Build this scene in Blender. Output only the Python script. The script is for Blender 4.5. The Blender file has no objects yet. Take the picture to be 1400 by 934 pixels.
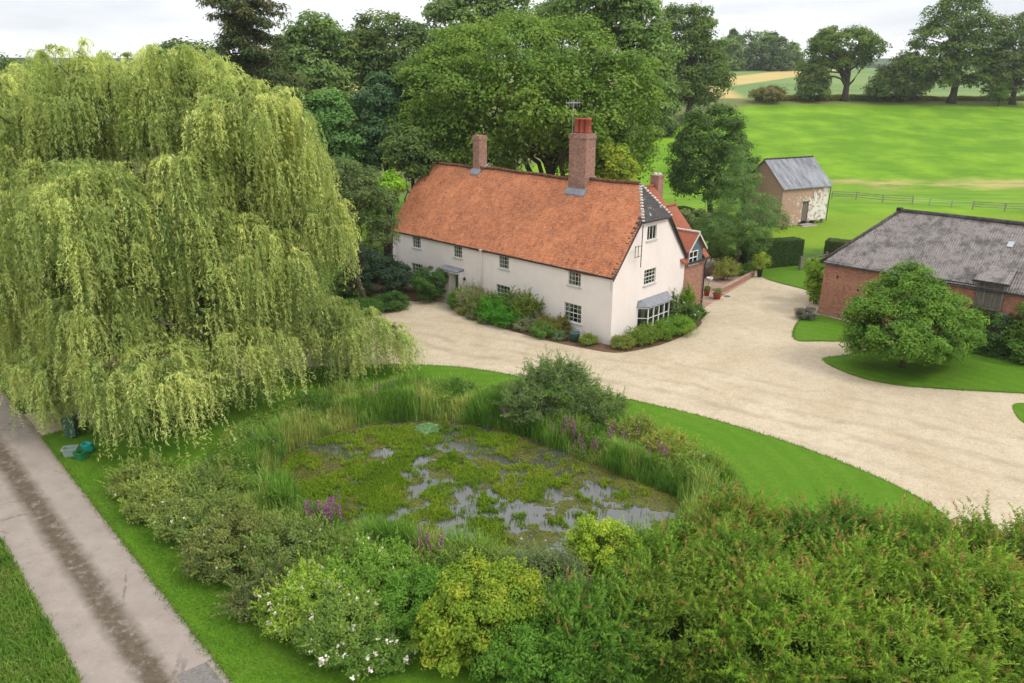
import bpy, math, random
import numpy as np
from mathutils import Vector, geometry
rad = math.radians
scene = bpy.context.scene
COL = scene.collection
rs = np.random.RandomState
# ------------------------------------------------------------------ camera
F, PITCH, CAMH = 992.7, 0.3384, 17.018          # focal length in px of a 1400 wide frame
cd = bpy.data.cameras.new('camera'); cam = bpy.data.objects.new('camera', cd); COL.objects.link(cam)
cam.location = (0, 0, CAMH); cam.rotation_euler = (math.pi/2 - PITCH, 0, 0)
cd.sensor_width = 36; cd.lens = 36*F/1400; cd.clip_end = 9000; cd.clip_start = .5
scene.camera = cam
# ------------------------------------------------------------------ world, sun, exposure
SUN_EL, SUN_AZ = rad(48), rad(112)              # azimuth from +Y clockwise: from the right, a little behind
w = bpy.data.worlds.new('World'); scene.world = w; w.use_nodes = True
nt = w.node_tree; nt.nodes.clear()
def wn(t, **k):
    n = nt.nodes.new(t)
    for a, v in k.items(): setattr(n, a, v)
    return n
sky = wn('ShaderNodeTexSky', sky_type='NISHITA', sun_disc=False, sun_elevation=SUN_EL, sun_rotation=SUN_AZ)
b1 = wn('ShaderNodeBackground'); b1.inputs[1].default_value = .1
nt.links.new(sky.outputs[0], b1.inputs[0])
tc = wn('ShaderNodeTexCoord'); sep = wn('ShaderNodeSeparateXYZ'); nt.links.new(tc.outputs['Generated'], sep.inputs[0])
mp = wn('ShaderNodeMapping'); mp.inputs['Scale'].default_value = (1.2, 1.2, 7); nt.links.new(tc.outputs['Generated'], mp.inputs[0])
ns = wn('ShaderNodeTexNoise'); ns.inputs['Scale'].default_value = 2.2; ns.inputs['Detail'].default_value = 7; ns.inputs['Roughness'].default_value = .52
nt.links.new(mp.outputs[0], ns.inputs['Vector'])
cr = wn('ShaderNodeValToRGB')
cr.color_ramp.elements[0].position = .37; cr.color_ramp.elements[0].color = (.60, .62, .66, 1)
cr.color_ramp.elements[1].position = .61; cr.color_ramp.elements[1].color = (.86, .865, .88, 1)
nt.links.new(ns.outputs[0], cr.inputs[0])
mx = wn('ShaderNodeMapRange'); mx.inputs[1].default_value = 0; mx.inputs[2].default_value = 1; mx.inputs[3].default_value = .98; mx.inputs[4].default_value = 2.1
nt.links.new(sep.outputs[2], mx.inputs[0])
b2 = wn('ShaderNodeBackground'); nt.links.new(cr.outputs[0], b2.inputs[0]); nt.links.new(mx.outputs[0], b2.inputs[1])
ms = wn('ShaderNodeMixShader'); ms.inputs[0].default_value = .9
nt.links.new(b1.outputs[0], ms.inputs[1]); nt.links.new(b2.outputs[0], ms.inputs[2])
wo = wn('ShaderNodeOutputWorld'); nt.links.new(ms.outputs[0], wo.inputs[0])
sl = bpy.data.lights.new('sun', 'SUN'); sl.energy = 1.4; sl.angle = rad(14); sl.color = (1, .95, .86)
so = bpy.data.objects.new('sun', sl); COL.objects.link(so)
sd = Vector((math.sin(SUN_AZ)*math.cos(SUN_EL), math.cos(SUN_AZ)*math.cos(SUN_EL), math.sin(SUN_EL)))
so.rotation_euler = sd.to_track_quat('Z', 'Y').to_euler(); so.location = (40, -20, 60)
vs = scene.view_settings; vs.view_transform = 'Standard'; vs.look = 'None'; vs.gamma = 1; vs.use_curve_mapping = False; vs.exposure = 0.47
cy = scene.cycles; cy.max_bounces = 6; cy.diffuse_bounces = 3; cy.glossy_bounces = 2; cy.transmission_bounces = 3; cy.transparent_max_bounces = 6
cy.caustics_reflective = False; cy.caustics_refractive = False
# ------------------------------------------------------------------ terrain and the pixel helper
def vnoise(x, y, seed=0):
    xi = np.floor(x).astype(np.int64); yi = np.floor(y).astype(np.int64); xf = x-xi; yf = y-yi
    def h(a, b):
        n = (a*374761393 + b*668265263 + seed*974711) & 0x7fffffff
        n = ((n ^ (n >> 13))*1274126177) & 0x7fffffff
        return ((n ^ (n >> 16)) & 0xffff)/65535.
    u = xf*xf*(3-2*xf); v = yf*yf*(3-2*yf)
    return (h(xi, yi)*(1-u)+h(xi+1, yi)*u)*(1-v) + (h(xi, yi+1)*(1-u)+h(xi+1, yi+1)*u)*v
def fbm(x, y, seed=0, o=4):
    s = 0; a = .5
    for k in range(o): s = s + a*vnoise(x*2**k, y*2**k, seed+k*17); a *= .5
    return s/(1-.5**o)
GY = np.array([-400, 100, 112, 122, 128, 150, 180, 215, 250, 320, 400, 460, 700, 1100, 1600, 2300, 3500, 6000.])
GZ = np.array([0, 0, .25, .5, 1.5, 4.2, 8.6, 13.4, 15.6, 20.4, 25.4, 26, 20, 40, 73, 88, 95, 95.])
PONDPX = [(362, 655), (383, 628), (430, 598), (500, 580), (600, 573), (700, 590), (775, 618), (850, 650), (920, 676), (935, 702), (905, 745), (800, 778), (700, 782), (600, 762), (515, 740), (435, 705), (380, 678)]
def prj_ray(px, py):
    u = (467-py)/F; r = (px-700)/F
    return np.array([r, math.cos(PITCH)+u*math.sin(PITCH), -math.sin(PITCH)+u*math.cos(PITCH)])
def G0(px, py, z=0.):
    d = prj_ray(px, py); t = (z-CAMH)/d[2]
    return np.array([d[0]*t, d[1]*t, z])
def PY(px, py, y):                                  # the point at forward distance y on the line of sight
    d = prj_ray(px, py); t = y/d[1]
    return np.array([d[0]*t, y, CAMH+d[2]*t])
def mpp(P): return (P[1]*math.cos(PITCH)+(CAMH-P[2])*math.sin(PITCH))/F     # metres per pixel there
def smooth_poly(pts, n=6, closed=True):
    P = np.array(pts, float); N = len(P); out = []
    for i in range(N if closed else N-1):
        if closed: a, b, c, d = P[i-1], P[i], P[(i+1) % N], P[(i+2) % N]
        else: a, b, c, d = P[max(i-1, 0)], P[i], P[i+1], P[min(i+2, N-1)]
        for k in range(n):
            t = k/n
            out.append(.5*((2*b)+(-a+c)*t+(2*a-5*b+4*c-d)*t*t+(-a+3*b-3*c+d)*t**3))
    if not closed: out.append(P[-1])
    return np.array(out)
POND = smooth_poly([G0(*p, -.4)[:2] for p in PONDPX])
def poly_dist(P, x, y):                             # signed distance, negative inside
    x = np.asarray(x, float); y = np.asarray(y, float); d = np.full(x.shape, 1e9); ins = np.zeros(x.shape, bool)
    for i in range(len(P)):
        ax, ay = P[i-1]; bx, by = P[i]; ex, ey = bx-ax, by-ay
        t = np.clip(((x-ax)*ex+(y-ay)*ey)/(ex*ex+ey*ey+1e-12), 0, 1)
        d = np.minimum(d, np.hypot(x-ax-t*ex, y-ay-t*ey))
        c = ((ay > y) != (by > y)) & (x < ex*(y-ay)/(ey if abs(ey) > 1e-12 else 1e-12)+ax)
        ins ^= c
    return np.where(ins, -d, d)
def ground_z(x, y):
    x = np.asarray(x, float); y = np.asarray(y, float)
    z = np.interp(y + np.where(y > 105, (vnoise(x/60, y/60, 3)-.5)*6, 0), GY, GZ)
    z = z + np.where(y > 300, (fbm(x/300, y/300, 5)-.5)*10*np.clip((y-300)/400, 0, 1), 0)
    near = (np.abs(x) < 20) & (y > 15) & (y < 45)
    if near.any():
        d = poly_dist(POND, x[near] if x.ndim else x, y[near] if y.ndim else y)
        s = np.clip((.9-d)/1.8, 0, 1); s = s*s*(3-2*s)
        if z.ndim: z[near] -= .95*s
        else: z = z-.95*float(s)
    return z
def gz(x, y): return float(ground_z(np.array([x]), np.array([y]))[0])
def at(px, py):                                     # where the line of sight meets the ground
    d = prj_ray(px, py); t = 5.; o = np.array([0, 0, CAMH])
    while t < 3000:
        p = o+d*t
        if p[2] < np.interp(p[1], GY, GZ): break
        t *= 1.004
    return o+d*t
# ------------------------------------------------------------------ objects
def tag(o, label=None, cat=None, group=None, kind=None):
    if label: o['label'] = label
    if cat: o['category'] = cat
    if group: o['group'] = group
    if kind: o['kind'] = kind
    return o
def thing(name, label, cat, loc=(0, 0, 0), rz=0, group=None):
    o = bpy.data.objects.new(name, None); COL.objects.link(o); o.location = loc; o.rotation_euler = (0, 0, rz)
    o.empty_display_size = .3
    return tag(o, label, cat, group)
def link(name, me, mat, parent=None):
    o = bpy.data.objects.new(name, me); COL.objects.link(o)
    for m in (mat if isinstance(mat, (list, tuple)) else [mat]):
        if len(me.materials) < (len(mat) if isinstance(mat, (list, tuple)) else 1): me.materials.append(m)
    if parent: o.parent = parent
    return o
def copy_tree(o, parent=None):
    c = o.copy(); COL.objects.link(c)
    if parent: c.parent = parent
    for ch in list(o.children): copy_tree(ch, c)
    return c
class MB:
    def __init__(s): s.v = []; s.f = []; s.m = []; s.mi = 0
    def add(s, vs, fs):
        b = len(s.v); s.v += [tuple(map(float, v)) for v in vs]; s.f += [tuple(b+i for i in f) for f in fs]; s.m += [s.mi]*len(fs); return s
    def poly(s, *pts): return s.add(pts, [tuple(range(len(pts)))])
    def box(s, x0, x1, y0, y1, z0, z1, bev=0):
        if bev:
            b = bev; V = []; q = []
            for sx, x in ((-1, x0), (1, x1)):
                for sy, y in ((-1, y0), (1, y1)):
                    for sz, z in ((-1, z0), (1, z1)):
                        V += [(x-sx*b, y-sy*b, z), (x-sx*b, y, z-sz*b), (x, y-sy*b, z-sz*b)]
            I = lambda i, j, k, a: (i*4+j*2+k)*3+a
            q += [(I(0,0,0,2), I(0,0,1,2), I(0,1,1,2), I(0,1,0,2)), (I(1,0,0,2), I(1,1,0,2), I(1,1,1,2), I(1,0,1,2))]
            q += [(I(0,0,0,1), I(1,0,0,1), I(1,0,1,1), I(0,0,1,1)), (I(0,1,0,1), I(0,1,1,1), I(1,1,1,1), I(1,1,0,1))]
            q += [(I(0,0,0,0), I(0,1,0,0), I(1,1,0,0), I(1,0,0,0)), (I(0,0,1,0), I(1,0,1,0), I(1,1,1,0), I(0,1,1,0))]
            for j in (0, 1):
                for k in (0, 1):
                    q.append((I(0,j,k,0), I(1,j,k,0), I(1,j,k,1), I(0,j,k,1))); q.append((I(j,0,k,0), I(j,1,k,0), I(j,1,k,2), I(j,0,k,2))); q.append((I(j,k,0,1), I(j,k,1,1), I(j,k,1,2), I(j,k,0,2)))
            for i in (0, 1):
                for j in (0, 1):
                    for k in (0, 1): q.append((I(i,j,k,0), I(i,j,k,1), I(i,j,k,2)))
            return s.add(V, q)
        return s.add([(x0,y0,z0),(x1,y0,z0),(x1,y1,z0),(x0,y1,z0),(x0,y0,z1),(x1,y0,z1),(x1,y1,z1),(x0,y1,z1)],
                     [(0,3,2,1),(4,5,6,7),(0,1,5,4),(1,2,6,5),(2,3,7,6),(3,0,4,7)])
    def prism(s, pts, ext):                          # a polygon pushed along a vector
        P = [np.array(p, float) for p in pts]; e = np.array(ext, float); n = len(P)
        return s.add(P+[p+e for p in P], [tuple(range(n))[::-1], tuple(range(n, 2*n))]+[(i, (i+1) % n, n+(i+1) % n, n+i) for i in range(n)])
    def tube(s, pts, r, n=8, cap=True):
        P = np.array(pts, float); R = np.broadcast_to(np.asarray(r, float), (len(P),)); V = []
        for i in range(len(P)):
            t = P[min(i+1, len(P)-1)]-P[max(i-1, 0)]; t = t/(np.linalg.norm(t)+1e-9)
            a = np.cross(t, (0, 0, 1.) if abs(t[2]) < .9 else (1., 0, 0)); a /= np.linalg.norm(a); b = np.cross(t, a)
            for k in range(n):
                an = 2*math.pi*k/n; V.append(P[i]+R[i]*(a*math.cos(an)+b*math.sin(an)))
        Fc = [(i*n+k, i*n+(k+1) % n, (i+1)*n+(k+1) % n, (i+1)*n+k) for i in range(len(P)-1) for k in range(n)]
        if cap: Fc += [tuple(range(n))[::-1], tuple(range((len(P)-1)*n, len(P)*n))]
        return s.add(V, Fc)
    def lathe(s, prof, c=(0, 0, 0), n=14):           # profile of (radius, z)
        return s.tube_rings([[(c[0]+r*math.cos(2*math.pi*k/n), c[1]+r*math.sin(2*math.pi*k/n), c[2]+z) for k in range(n)] for r, z in prof], n)
    def tube_rings(s, rings, n):
        V = [p for r in rings for p in r]
        Fc = [(i*n+k, i*n+(k+1) % n, (i+1)*n+(k+1) % n, (i+1)*n+k) for i in range(len(rings)-1) for k in range(n)]
        Fc += [tuple(range(n))[::-1], tuple(range((len(rings)-1)*n, len(rings)*n))]
        return s.add(V, Fc)
    def build(s, name, mat, parent=None, smooth=False, fix=True):
        me = bpy.data.meshes.new(name); me.from_pydata(s.v, [], s.f)
        if isinstance(mat, (list, tuple)): me.polygons.foreach_set('material_index', s.m)
        if smooth: me.polygons.foreach_set('use_smooth', [True]*len(me.polygons))
        uv = me.uv_layers.new(name='UVMap'); d = np.zeros(len(me.loops)*2, np.float32)
        co = np.array(s.v)
        for p in me.polygons:                        # metres along and up each face
            n = np.array(p.normal)
            t = np.array([-n[1], n[0], 0.]); l = np.linalg.norm(t)
            t = t/l if l > .05 else np.array([1., 0, 0]); b = np.cross(n, t)
            for li in p.loop_indices:
                q = co[me.loops[li].vertex_index]; d[2*li] = q@t; d[2*li+1] = q@b
        uv.data.foreach_set('uv', d)
        me.update()
        return link(name, me, mat, parent)
LEAF_GAIN = np.array([2.05, 1.85, 1.6])
def quads_mesh(name, V, C, mat, parent=None):        # V (n,4,3) leaf or blade faces, C (n,3) or (n,4,3) their colours
    n = len(V); me = bpy.data.meshes.new(name)
    me.vertices.add(4*n); me.vertices.foreach_set('co', np.ascontiguousarray(V, np.float32).ravel())
    me.loops.add(4*n); me.loops.foreach_set('vertex_index', np.arange(4*n, dtype=np.int32))
    me.polygons.add(n); me.polygons.foreach_set('loop_start', np.arange(0, 4*n, 4, dtype=np.int32))
    ca = me.color_attributes.new('tint', 'BYTE_COLOR', 'POINT')
    if mat.name != 'petal': C = C*LEAF_GAIN
    if C.ndim == 2: C = np.repeat(C[:, None, :], 4, 1)
    cc = np.ones((4*n, 4), np.float32); cc[:, :3] = np.clip(C.reshape(-1, 3), 0, 1)
    ca.data.foreach_set('color', cc.ravel())
    me.update(calc_edges=True); me.materials.append(mat)
    o = bpy.data.objects.new(name, me); COL.objects.link(o)
    if parent: o.parent = parent
    return o
# ------------------------------------------------------------------ materials
class NT:
    def __init__(s, name):
        s.mat = bpy.data.materials.new(name); s.mat.use_nodes = True; s.t = s.mat.node_tree; s.t.nodes.clear()
        s.out = s.t.nodes.new('ShaderNodeOutputMaterial'); s.p = s.n('ShaderNodeBsdfPrincipled'); s.t.links.new(s.p.outputs[0], s.out.inputs[0])
    def n(s, ty, ins=None, **k):
        n = s.t.nodes.new(ty)
        for a, v in k.items(): setattr(n, a, v)
        for a, v in (ins or {}).items(): s.set(n.inputs[a], v)
        return n
    def set(s, sock, v):
        if isinstance(v, bpy.types.NodeSocket): s.t.links.new(v, sock)
        elif isinstance(v, bpy.types.Node): s.t.links.new(v.outputs[0], sock)
        else:
            if isinstance(v, tuple) and len(v) == 3 and sock.type == 'RGBA': v = (*v, 1)
            sock.default_value = v
    def noise(s, vec, scale, detail=4, rough=.55, dist=0): return s.n('ShaderNodeTexNoise', {'Vector': vec, 'Scale': scale, 'Detail': detail, 'Roughness': rough, 'Distortion': dist}).outputs[0]
    def ramp(s, fac, els):
        r = s.n('ShaderNodeValToRGB', {0: fac}); e = r.color_ramp.elements
        while len(e) < len(els): e.new(.5)
        for x, (p, c) in zip(e, els): x.position = p; x.color = (*c, 1) if len(c) == 3 else c
        return r.outputs[0]
    def step(s, fac, a, b): return s.n('ShaderNodeMapRange', {0: fac, 1: a, 2: b, 3: 0., 4: 1.}, clamp=True).outputs[0]
    def mix(s, fac, a, b, bt='MIX'):
        m = s.n('ShaderNodeMix', data_type='RGBA', blend_type=bt); s.set(m.inputs[0], fac); s.set(m.inputs[6], a); s.set(m.inputs[7], b); return m.outputs[2]
    def math(s, op, a, b=0.): return s.n('ShaderNodeMath', {0: a, 1: b}, operation=op).outputs[0]
    def pos(s): return s.n('ShaderNodeNewGeometry').outputs['Position']
    def uv(s): return s.n('ShaderNodeTexCoord').outputs['UV']
    def obj(s): return s.n('ShaderNodeTexCoord').outputs['Object']
    def sc(s, vec, sx, sy, sz): return s.n('ShaderNodeMapping', {'Vector': vec, 'Scale': (sx, sy, sz)}).outputs[0]
    def bump(s, h, strength=.5, dist=.02, nrm=None):
        b = s.n('ShaderNodeBump', {'Height': h, 'Strength': strength, 'Distance': dist})
        if nrm: s.set(b.inputs['Normal'], nrm)
        return b.outputs[0]
    def done(s, col, rough=.8, spec=.3, nrm=None, metal=0):
        s.set(s.p.inputs['Base Color'], col); s.set(s.p.inputs['Roughness'], rough); s.set(s.p.inputs['Specular IOR Level'], spec); s.set(s.p.inputs['Metallic'], metal)
        if nrm: s.set(s.p.inputs['Normal'], nrm)
        return s.mat
MAT = {}
def simple(name, c, rough=.7, spec=.3, var=.25, scale=3., metal=0, bump=0):
    t = NT(name); v = t.obj(); a = tuple(x*(1-var) for x in c); b = tuple(min(1, x*(1+var)) for x in c)
    nz = t.noise(v, scale, 6, .65)
    MAT[name] = t.done(t.ramp(nz, [(.3, a), (.7, b)]), rough, spec, t.bump(t.noise(v, scale*8, 3), bump, .01) if bump else None, metal); return MAT[name]
def leafmat(name, trans=.35, rough=.5, spec=.35):
    t = NT(name); a = t.n('ShaderNodeAttribute', attribute_name='tint').outputs[0]
    t.done(a, rough, spec)
    tr = t.n('ShaderNodeBsdfTranslucent', {'Color': t.mix(1., a, (1.25, 1.25, .8), 'MULTIPLY')})
    m = t.n('ShaderNodeMixShader', {0: trans, 1: t.p.outputs[0], 2: tr}); t.t.links.new(m.outputs[0], t.out.inputs[0])
    MAT[name] = t.mat; return t.mat
LEAF = leafmat('leaf', .35, .6, .16); BLADE = leafmat('blade', .3, .6, .14); WLEAF = leafmat('willow_leaf', .46, .6, .16); PETAL = leafmat('petal', .25, .7, .2)
def bark(name, c):
    t = NT(name); v = t.obj(); n1 = t.noise(t.sc(v, 6, 6, 1.2), 2.5, 6, .7)
    return t.done(t.ramp(n1, [(.3, tuple(x*.5 for x in c)), (.7, tuple(x*1.4 for x in c))]), .9, .1, t.bump(n1, .8, .05))
BARK = bark('bark', (.075, .06, .045)); BARKP = bark('pale_bark', (.15, .12, .085))
# grass ground: rough grass near, vivid pasture on the rise, dry strip on the bank, stubble and crops on the far hill
t = NT('meadow'); P = t.pos(); sx = t.n('ShaderNodeSeparateXYZ', {0: P}); X, Y = sx.outputs[0], sx.outputs[1]
n1 = t.noise(P, .12, 5, .6); n2 = t.noise(P, 1.6, 5, .65); n3 = t.noise(P, 14., 4, .7)
rough_g = t.mix(t.step(n2, .3, .7), (.040, .105, .008), (.085, .16, .018)); rough_g = t.mix(t.math('MULTIPLY', n3, .5), rough_g, (.05, .07, .015))
str_ = t.noise(t.sc(P, .06, .5, .5), 1., 6, .65)
past = t.mix(t.step(str_, .32, .66), (.088, .192, .007), (.120, .232, .010)); past = t.mix(t.step(n1, .42, .68), past, (.20, .34, .018))
past = t.mix(t.math('MULTIPLY', t.step(n3, .42, .72), .5), past, (.06, .17, .008)); past = t.mix(t.math('MULTIPLY', t.step(t.noise(t.sc(P, .5, 2.2, 1), 1., 6, .75), .52, .70), .35), past, (.065, .19, .006))
wob = t.math('ADD', Y, t.math('MULTIPLY', t.math('SUBTRACT', t.noise(P, .09, 4), .5), 12.))
c = t.mix(t.step(wob, 78, 84), rough_g, past)
padk = t.mix(t.step(n2, .35, .7), (.13, .22, .012), (.20, .27, .025)); inpad = t.math('MULTIPLY', t.step(wob, 78, 82), t.math('SUBTRACT', 1., t.step(wob, 101, 105)))
c = t.mix(t.math('MULTIPLY', inpad, .7), c, padk)
band = t.math('MULTIPLY', t.step(wob, 122.5, 125), t.math('SUBTRACT', 1., t.step(wob, 127.5, 129.5))); band = t.math('MULTIPLY', band, t.step(t.noise(t.sc(P, .1, .4, .4), 1.2, 5, .7), .36, .6)); band = t.math('MULTIPLY', band, t.step(X, 48, 60))
c = t.mix(band, c, (.36, .29, .12))
lowb = t.math('MULTIPLY', t.step(wob, 106, 110), t.math('SUBTRACT', 1., t.step(wob, 122, 125)))
c = t.mix(t.math('MULTIPLY', lowb, .65), c, t.mix(t.step(str_, .4, .6), (.085, .19, .012), (.17, .27, .03)))
hedge_dry = t.math('MULTIPLY', t.step(Y, 203, 209), t.math('SUBTRACT', 1., t.step(Y, 218, 222))); c = t.mix(t.math('MULTIPLY', hedge_dry, t.step(n2, .35, .6)), c, (.22, .17, .08))
crop = t.mix(t.step(t.noise(t.sc(P, .02, .08, .1), 1., 4), .4, .6), (.12, .19, .06), (.17, .23, .075))
c = t.mix(t.step(Y, 219, 224), c, crop)
tilt = t.math('ADD', Y, t.math('MULTIPLY', X, -.55))
stub = t.math('MULTIPLY', t.step(Y, 217, 220), t.math('SUBTRACT', 1., t.step(t.math('SUBTRACT', X, t.math('MULTIPLY', Y, .16)), 29, 33)))
dg = t.math('ABSOLUTE', t.math('SUBTRACT', Y, t.math('ADD', t.math('MULTIPLY', X, 1.3), 187.)))
stub2 = t.math('MULTIPLY', t.math('SUBTRACT', 1., t.step(dg, 15, 19)), t.math('MULTIPLY', t.step(X, 55, 65), t.math('SUBTRACT', 1., t.step(X, 158, 168))))
stub = t.math('MULTIPLY', t.math('MAXIMUM', t.math('MULTIPLY', stub, t.math('SUBTRACT', 1., t.step(Y, 290, 296))), stub2), .9)
c = t.mix(stub, c, t.mix(t.step(str_, .4, .6), (.42, .30, .11), (.50, .38, .16)))
rb = t.math('SUBTRACT', t.math('ADD', Y, t.math('MULTIPLY', t.noise(P, .2, 4), 9.)), t.math('ADD', t.math('MULTIPLY', X, 1.08), 141.))
rb = t.math('MULTIPLY', t.step(rb, -3, 2), t.math('MULTIPLY', t.step(Y, 90, 95), t.math('SUBTRACT', 1., t.step(Y, 214, 219))))
c = t.mix(rb, c, t.mix(t.step(n2, .35, .65), (.075, .11, .03), (.17, .17, .06)))
c = t.mix(t.step(Y, 520, 640), c, (.07, .11, .05)); c = t.mix(t.math('MULTIPLY', t.step(Y, 900, 950), t.step(t.noise(P, .006, 3), .45, .5)), c, (.02, .04, .02))
MAT['meadow'] = t.done(c, .9, .1, t.bump(t.math('ADD', n3, n2), .6, .08))
def lawnmat(name, a, b, thin):
    t = NT(name); P = t.pos(); n1 = t.noise(P, .35, 5, .6); n2 = t.noise(P, 2.2, 5, .65); n3 = t.noise(P, 28., 3, .7)
    c = t.mix(t.step(n2, .3, .72), a, b); c = t.mix(t.math('MULTIPLY', t.step(n1, .45, .7), .55), c, thin)
    m0 = POND.mean(0); sx = t.n('ShaderNodeSeparateXYZ', {0: P}); dx = t.math('MULTIPLY', t.math('SUBTRACT', sx.outputs[0], m0[0]), .72); dy = t.math('SUBTRACT', sx.outputs[1], m0[1]); rr_ = t.math('ADD', t.math('SQRT', t.math('ADD', t.math('MULTIPLY', dx, dx), t.math('MULTIPLY', dy, dy))), t.math('MULTIPLY', n1, .6)); c = t.mix(t.math('MULTIPLY', t.step(t.math('SINE', t.math('MULTIPLY', rr_, 7.5)), -.3, .3), .22), c, tuple(x*.68 for x in a))
    n4 = t.noise(P, 7., 5, .75); c = t.mix(t.math('MULTIPLY', t.step(n4, .46, .66), .5), c, tuple(x*.62 for x in a)); c = t.mix(t.math('MULTIPLY', t.step(t.noise(P, 3.1, 6, .8), .56, .66), .35), c, (.15, .22, .03)); c = t.mix(t.math('MULTIPLY', t.step(n3, .4, .75), .55), c, tuple(x*.5 for x in a)); c = t.mix(t.math('MULTIPLY', t.step(t.noise(P, 60., 2), .6, .72), .3), c, tuple(min(1, x*2) for x in b))
    MAT[name] = t.done(c, .9, .1, t.bump(t.math('ADD', n3, n2), .7, .05)); return MAT[name]
lawnmat('mown_grass', (.080, .185, .010), (.108, .222, .014), (.130, .225, .022))
lawnmat('verge_grass', (.07, .15, .008), (.10, .19, .010), (.115, .175, .02))
t = NT('gravel'); P = t.pos(); n1 = t.noise(P, .22, 5, .6, .6); n2 = t.noise(P, 1.4, 5, .65); n3 = t.n('ShaderNodeTexVoronoi', {'Vector': P, 'Scale': 16.})
c = t.mix(t.step(n1, .35, .65), (.38, .305, .20), (.48, .40, .285)); c = t.mix(t.math('MULTIPLY', t.step(n2, .48, .72), .65), c, (.32, .245, .15))
c = t.mix(.26, c, t.mix(n3.outputs['Color'], (.22, .165, .105), (.70, .62, .48)))
c = t.mix(t.math('MULTIPLY', t.step(t.noise(P, 5., 5, .7), .55, .75), .35), c, (.26, .20, .13))
_A, _B, _C = [G0(*p)[:2] for p in [(600, 468), (900, 528), (1300, 620)]]
_M = np.array([_B-_A, _C-_A])*2; _O = np.linalg.solve(_M, np.array([_B@_B-_A@_A, _C@_C-_A@_A])); _R = np.linalg.norm(_A-_O)
sx = t.n('ShaderNodeSeparateXYZ', {0: P}); dx = t.math('SUBTRACT', sx.outputs[0], _O[0]); dy = t.math('SUBTRACT', sx.outputs[1], _O[1])
rr_ = t.math('ADD', t.math('SQRT', t.math('ADD', t.math('MULTIPLY', dx, dx), t.math('MULTIPLY', dy, dy))), t.math('MULTIPLY', t.math('SUBTRACT', t.noise(P, .15, 3), .5), 3.))
for off, wd_, k_ in ((-.8, .32, .5), (.8, .32, .5), (2.6, .3, .35), (4.1, .3, .35), (-3.0, .35, .3)):
    bd = t.math('SUBTRACT', 1., t.step(t.math('ABSOLUTE', t.math('SUBTRACT', rr_, _R+off)), wd_*.4, wd_*1.3)); c = t.mix(t.math('MULTIPLY', t.math('MULTIPLY', bd, t.step(t.noise(P, .5, 5, .7), .38, .6)), k_), c, (.27, .215, .15))
MAT['gravel'] = t.done(c, .95, .1, t.bump(n3.outputs['Distance'], .7, .03))
# ------------------------------------------------------------------ ground sheet
def axis(segs):
    out = []
    for a, b, s in segs: out += list(np.arange(a, b, s))
    return np.array(out+[segs[-1][1]])
gx = axis([(-4000, -600, 340), (-600, -100, 25), (-100, -24, 4), (-24, 20, .5), (20, 140, 4), (140, 700, 20), (700, 4000, 330)])
gy = axis([(-60, 14, 6), (14, 46, .5), (46, 100, 4), (100, 132, 1), (132, 232, 4), (232, 480, 10), (480, 1000, 40), (1000, 6000, 250)])
XX, YY = np.meshgrid(gx, gy); ZZ = ground_z(XX.ravel(), YY.ravel())
nx, ny = len(gx), len(gy); V = np.stack([XX.ravel(), YY.ravel(), ZZ], 1)
me = bpy.data.meshes.new('ground'); i, j = np.meshgrid(np.arange(nx-1), np.arange(ny-1)); b = (j*nx+i).ravel()
me.from_pydata(V.tolist(), [], np.stack([b, b+1, b+1+nx, b+nx], 1).tolist()); me.polygons.foreach_set('use_smooth', [True]*len(me.polygons))
tag(link('ground', me, MAT['meadow']), 'rolling grass ground with the bright green pasture rising behind the buildings', 'ground', kind='structure')
def sheet(name, outline, mat, z, skirt=.05, holes=(), kind='structure', label=None, cat=None):
    loops = [np.asarray(outline)]+[np.asarray(h) for h in holes]
    tri = geometry.tessellate_polygon([[Vector((p[0], p[1], 0)) for p in l] for l in loops])
    pts = [p for l in loops for p in l]; m = MB(); m.add([(p[0], p[1], z) for p in pts], [])
    for f in tri:
        a, b, c = [pts[i] for i in f]
        if (b[0]-a[0])*(c[1]-a[1])-(b[1]-a[1])*(c[0]-a[0]) < 0: f = f[::-1]
        m.f.append(tuple(f)); m.m.append(0)
    if skirt:
        for l in loops:
            n = len(l); m.add([(p[0], p[1], z) for p in l]+[(p[0], p[1], z-skirt) for p in l], [(i, n+i, n+(i+1) % n, (i+1) % n) for i in range(n)])
    return tag(m.build(name, mat), label, cat, kind=kind)
gp = lambda L: [G0(*p)[:2] for p in L]
grav = gp([(-60, 590), (60, 560), (200, 505), (330, 462), (440, 432), (528, 412), (613, 393), (760, 345), (960, 345), (1000, 366), (1052, 372), (1150, 398), (1320, 430), (1600, 470)])+[(60, 40), (60, 8), (20, 8)]+gp([(1300, 780), (1270, 718), (1150, 651), (1000, 596), (850, 559), (700, 527), (600, 511), (520, 510), (430, 514), (330, 530), (200, 566), (60, 606)])
sheet('gravel_drive', grav, MAT['gravel'], .012, .01, label='pale gravel drive sweeping past the farmhouse and barn', cat='drive')
outer = smooth_poly(gp([(56, 598), (120, 580), (220, 548), (300, 525), (360, 510), (430, 503), (520, 500), (600, 501), (660, 507), (720, 518), (790, 532), (850, 545), (930, 563), (1000, 582), (1080, 607), (1160, 637), (1230, 668), (1285, 702), (1312, 740), (1320, 800)]), 6, False)
c_ = POND.mean(0); inner = smooth_poly([c_+(p-c_)*(1+1.15/np.linalg.norm(p-c_)) for p in POND[::6]], 6)
lane_r = gp([(318, 934), (60, 600)])
lawn_out = list(outer)+[(17.5, 10), (-1.5, 8)]+[G0(318, 934)[:2]]
sheet('lawn', lawn_out, MAT['mown_grass'], .06, .07, [inner], label='bright mown lawn curving round the pond', cat='lawn')
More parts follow.
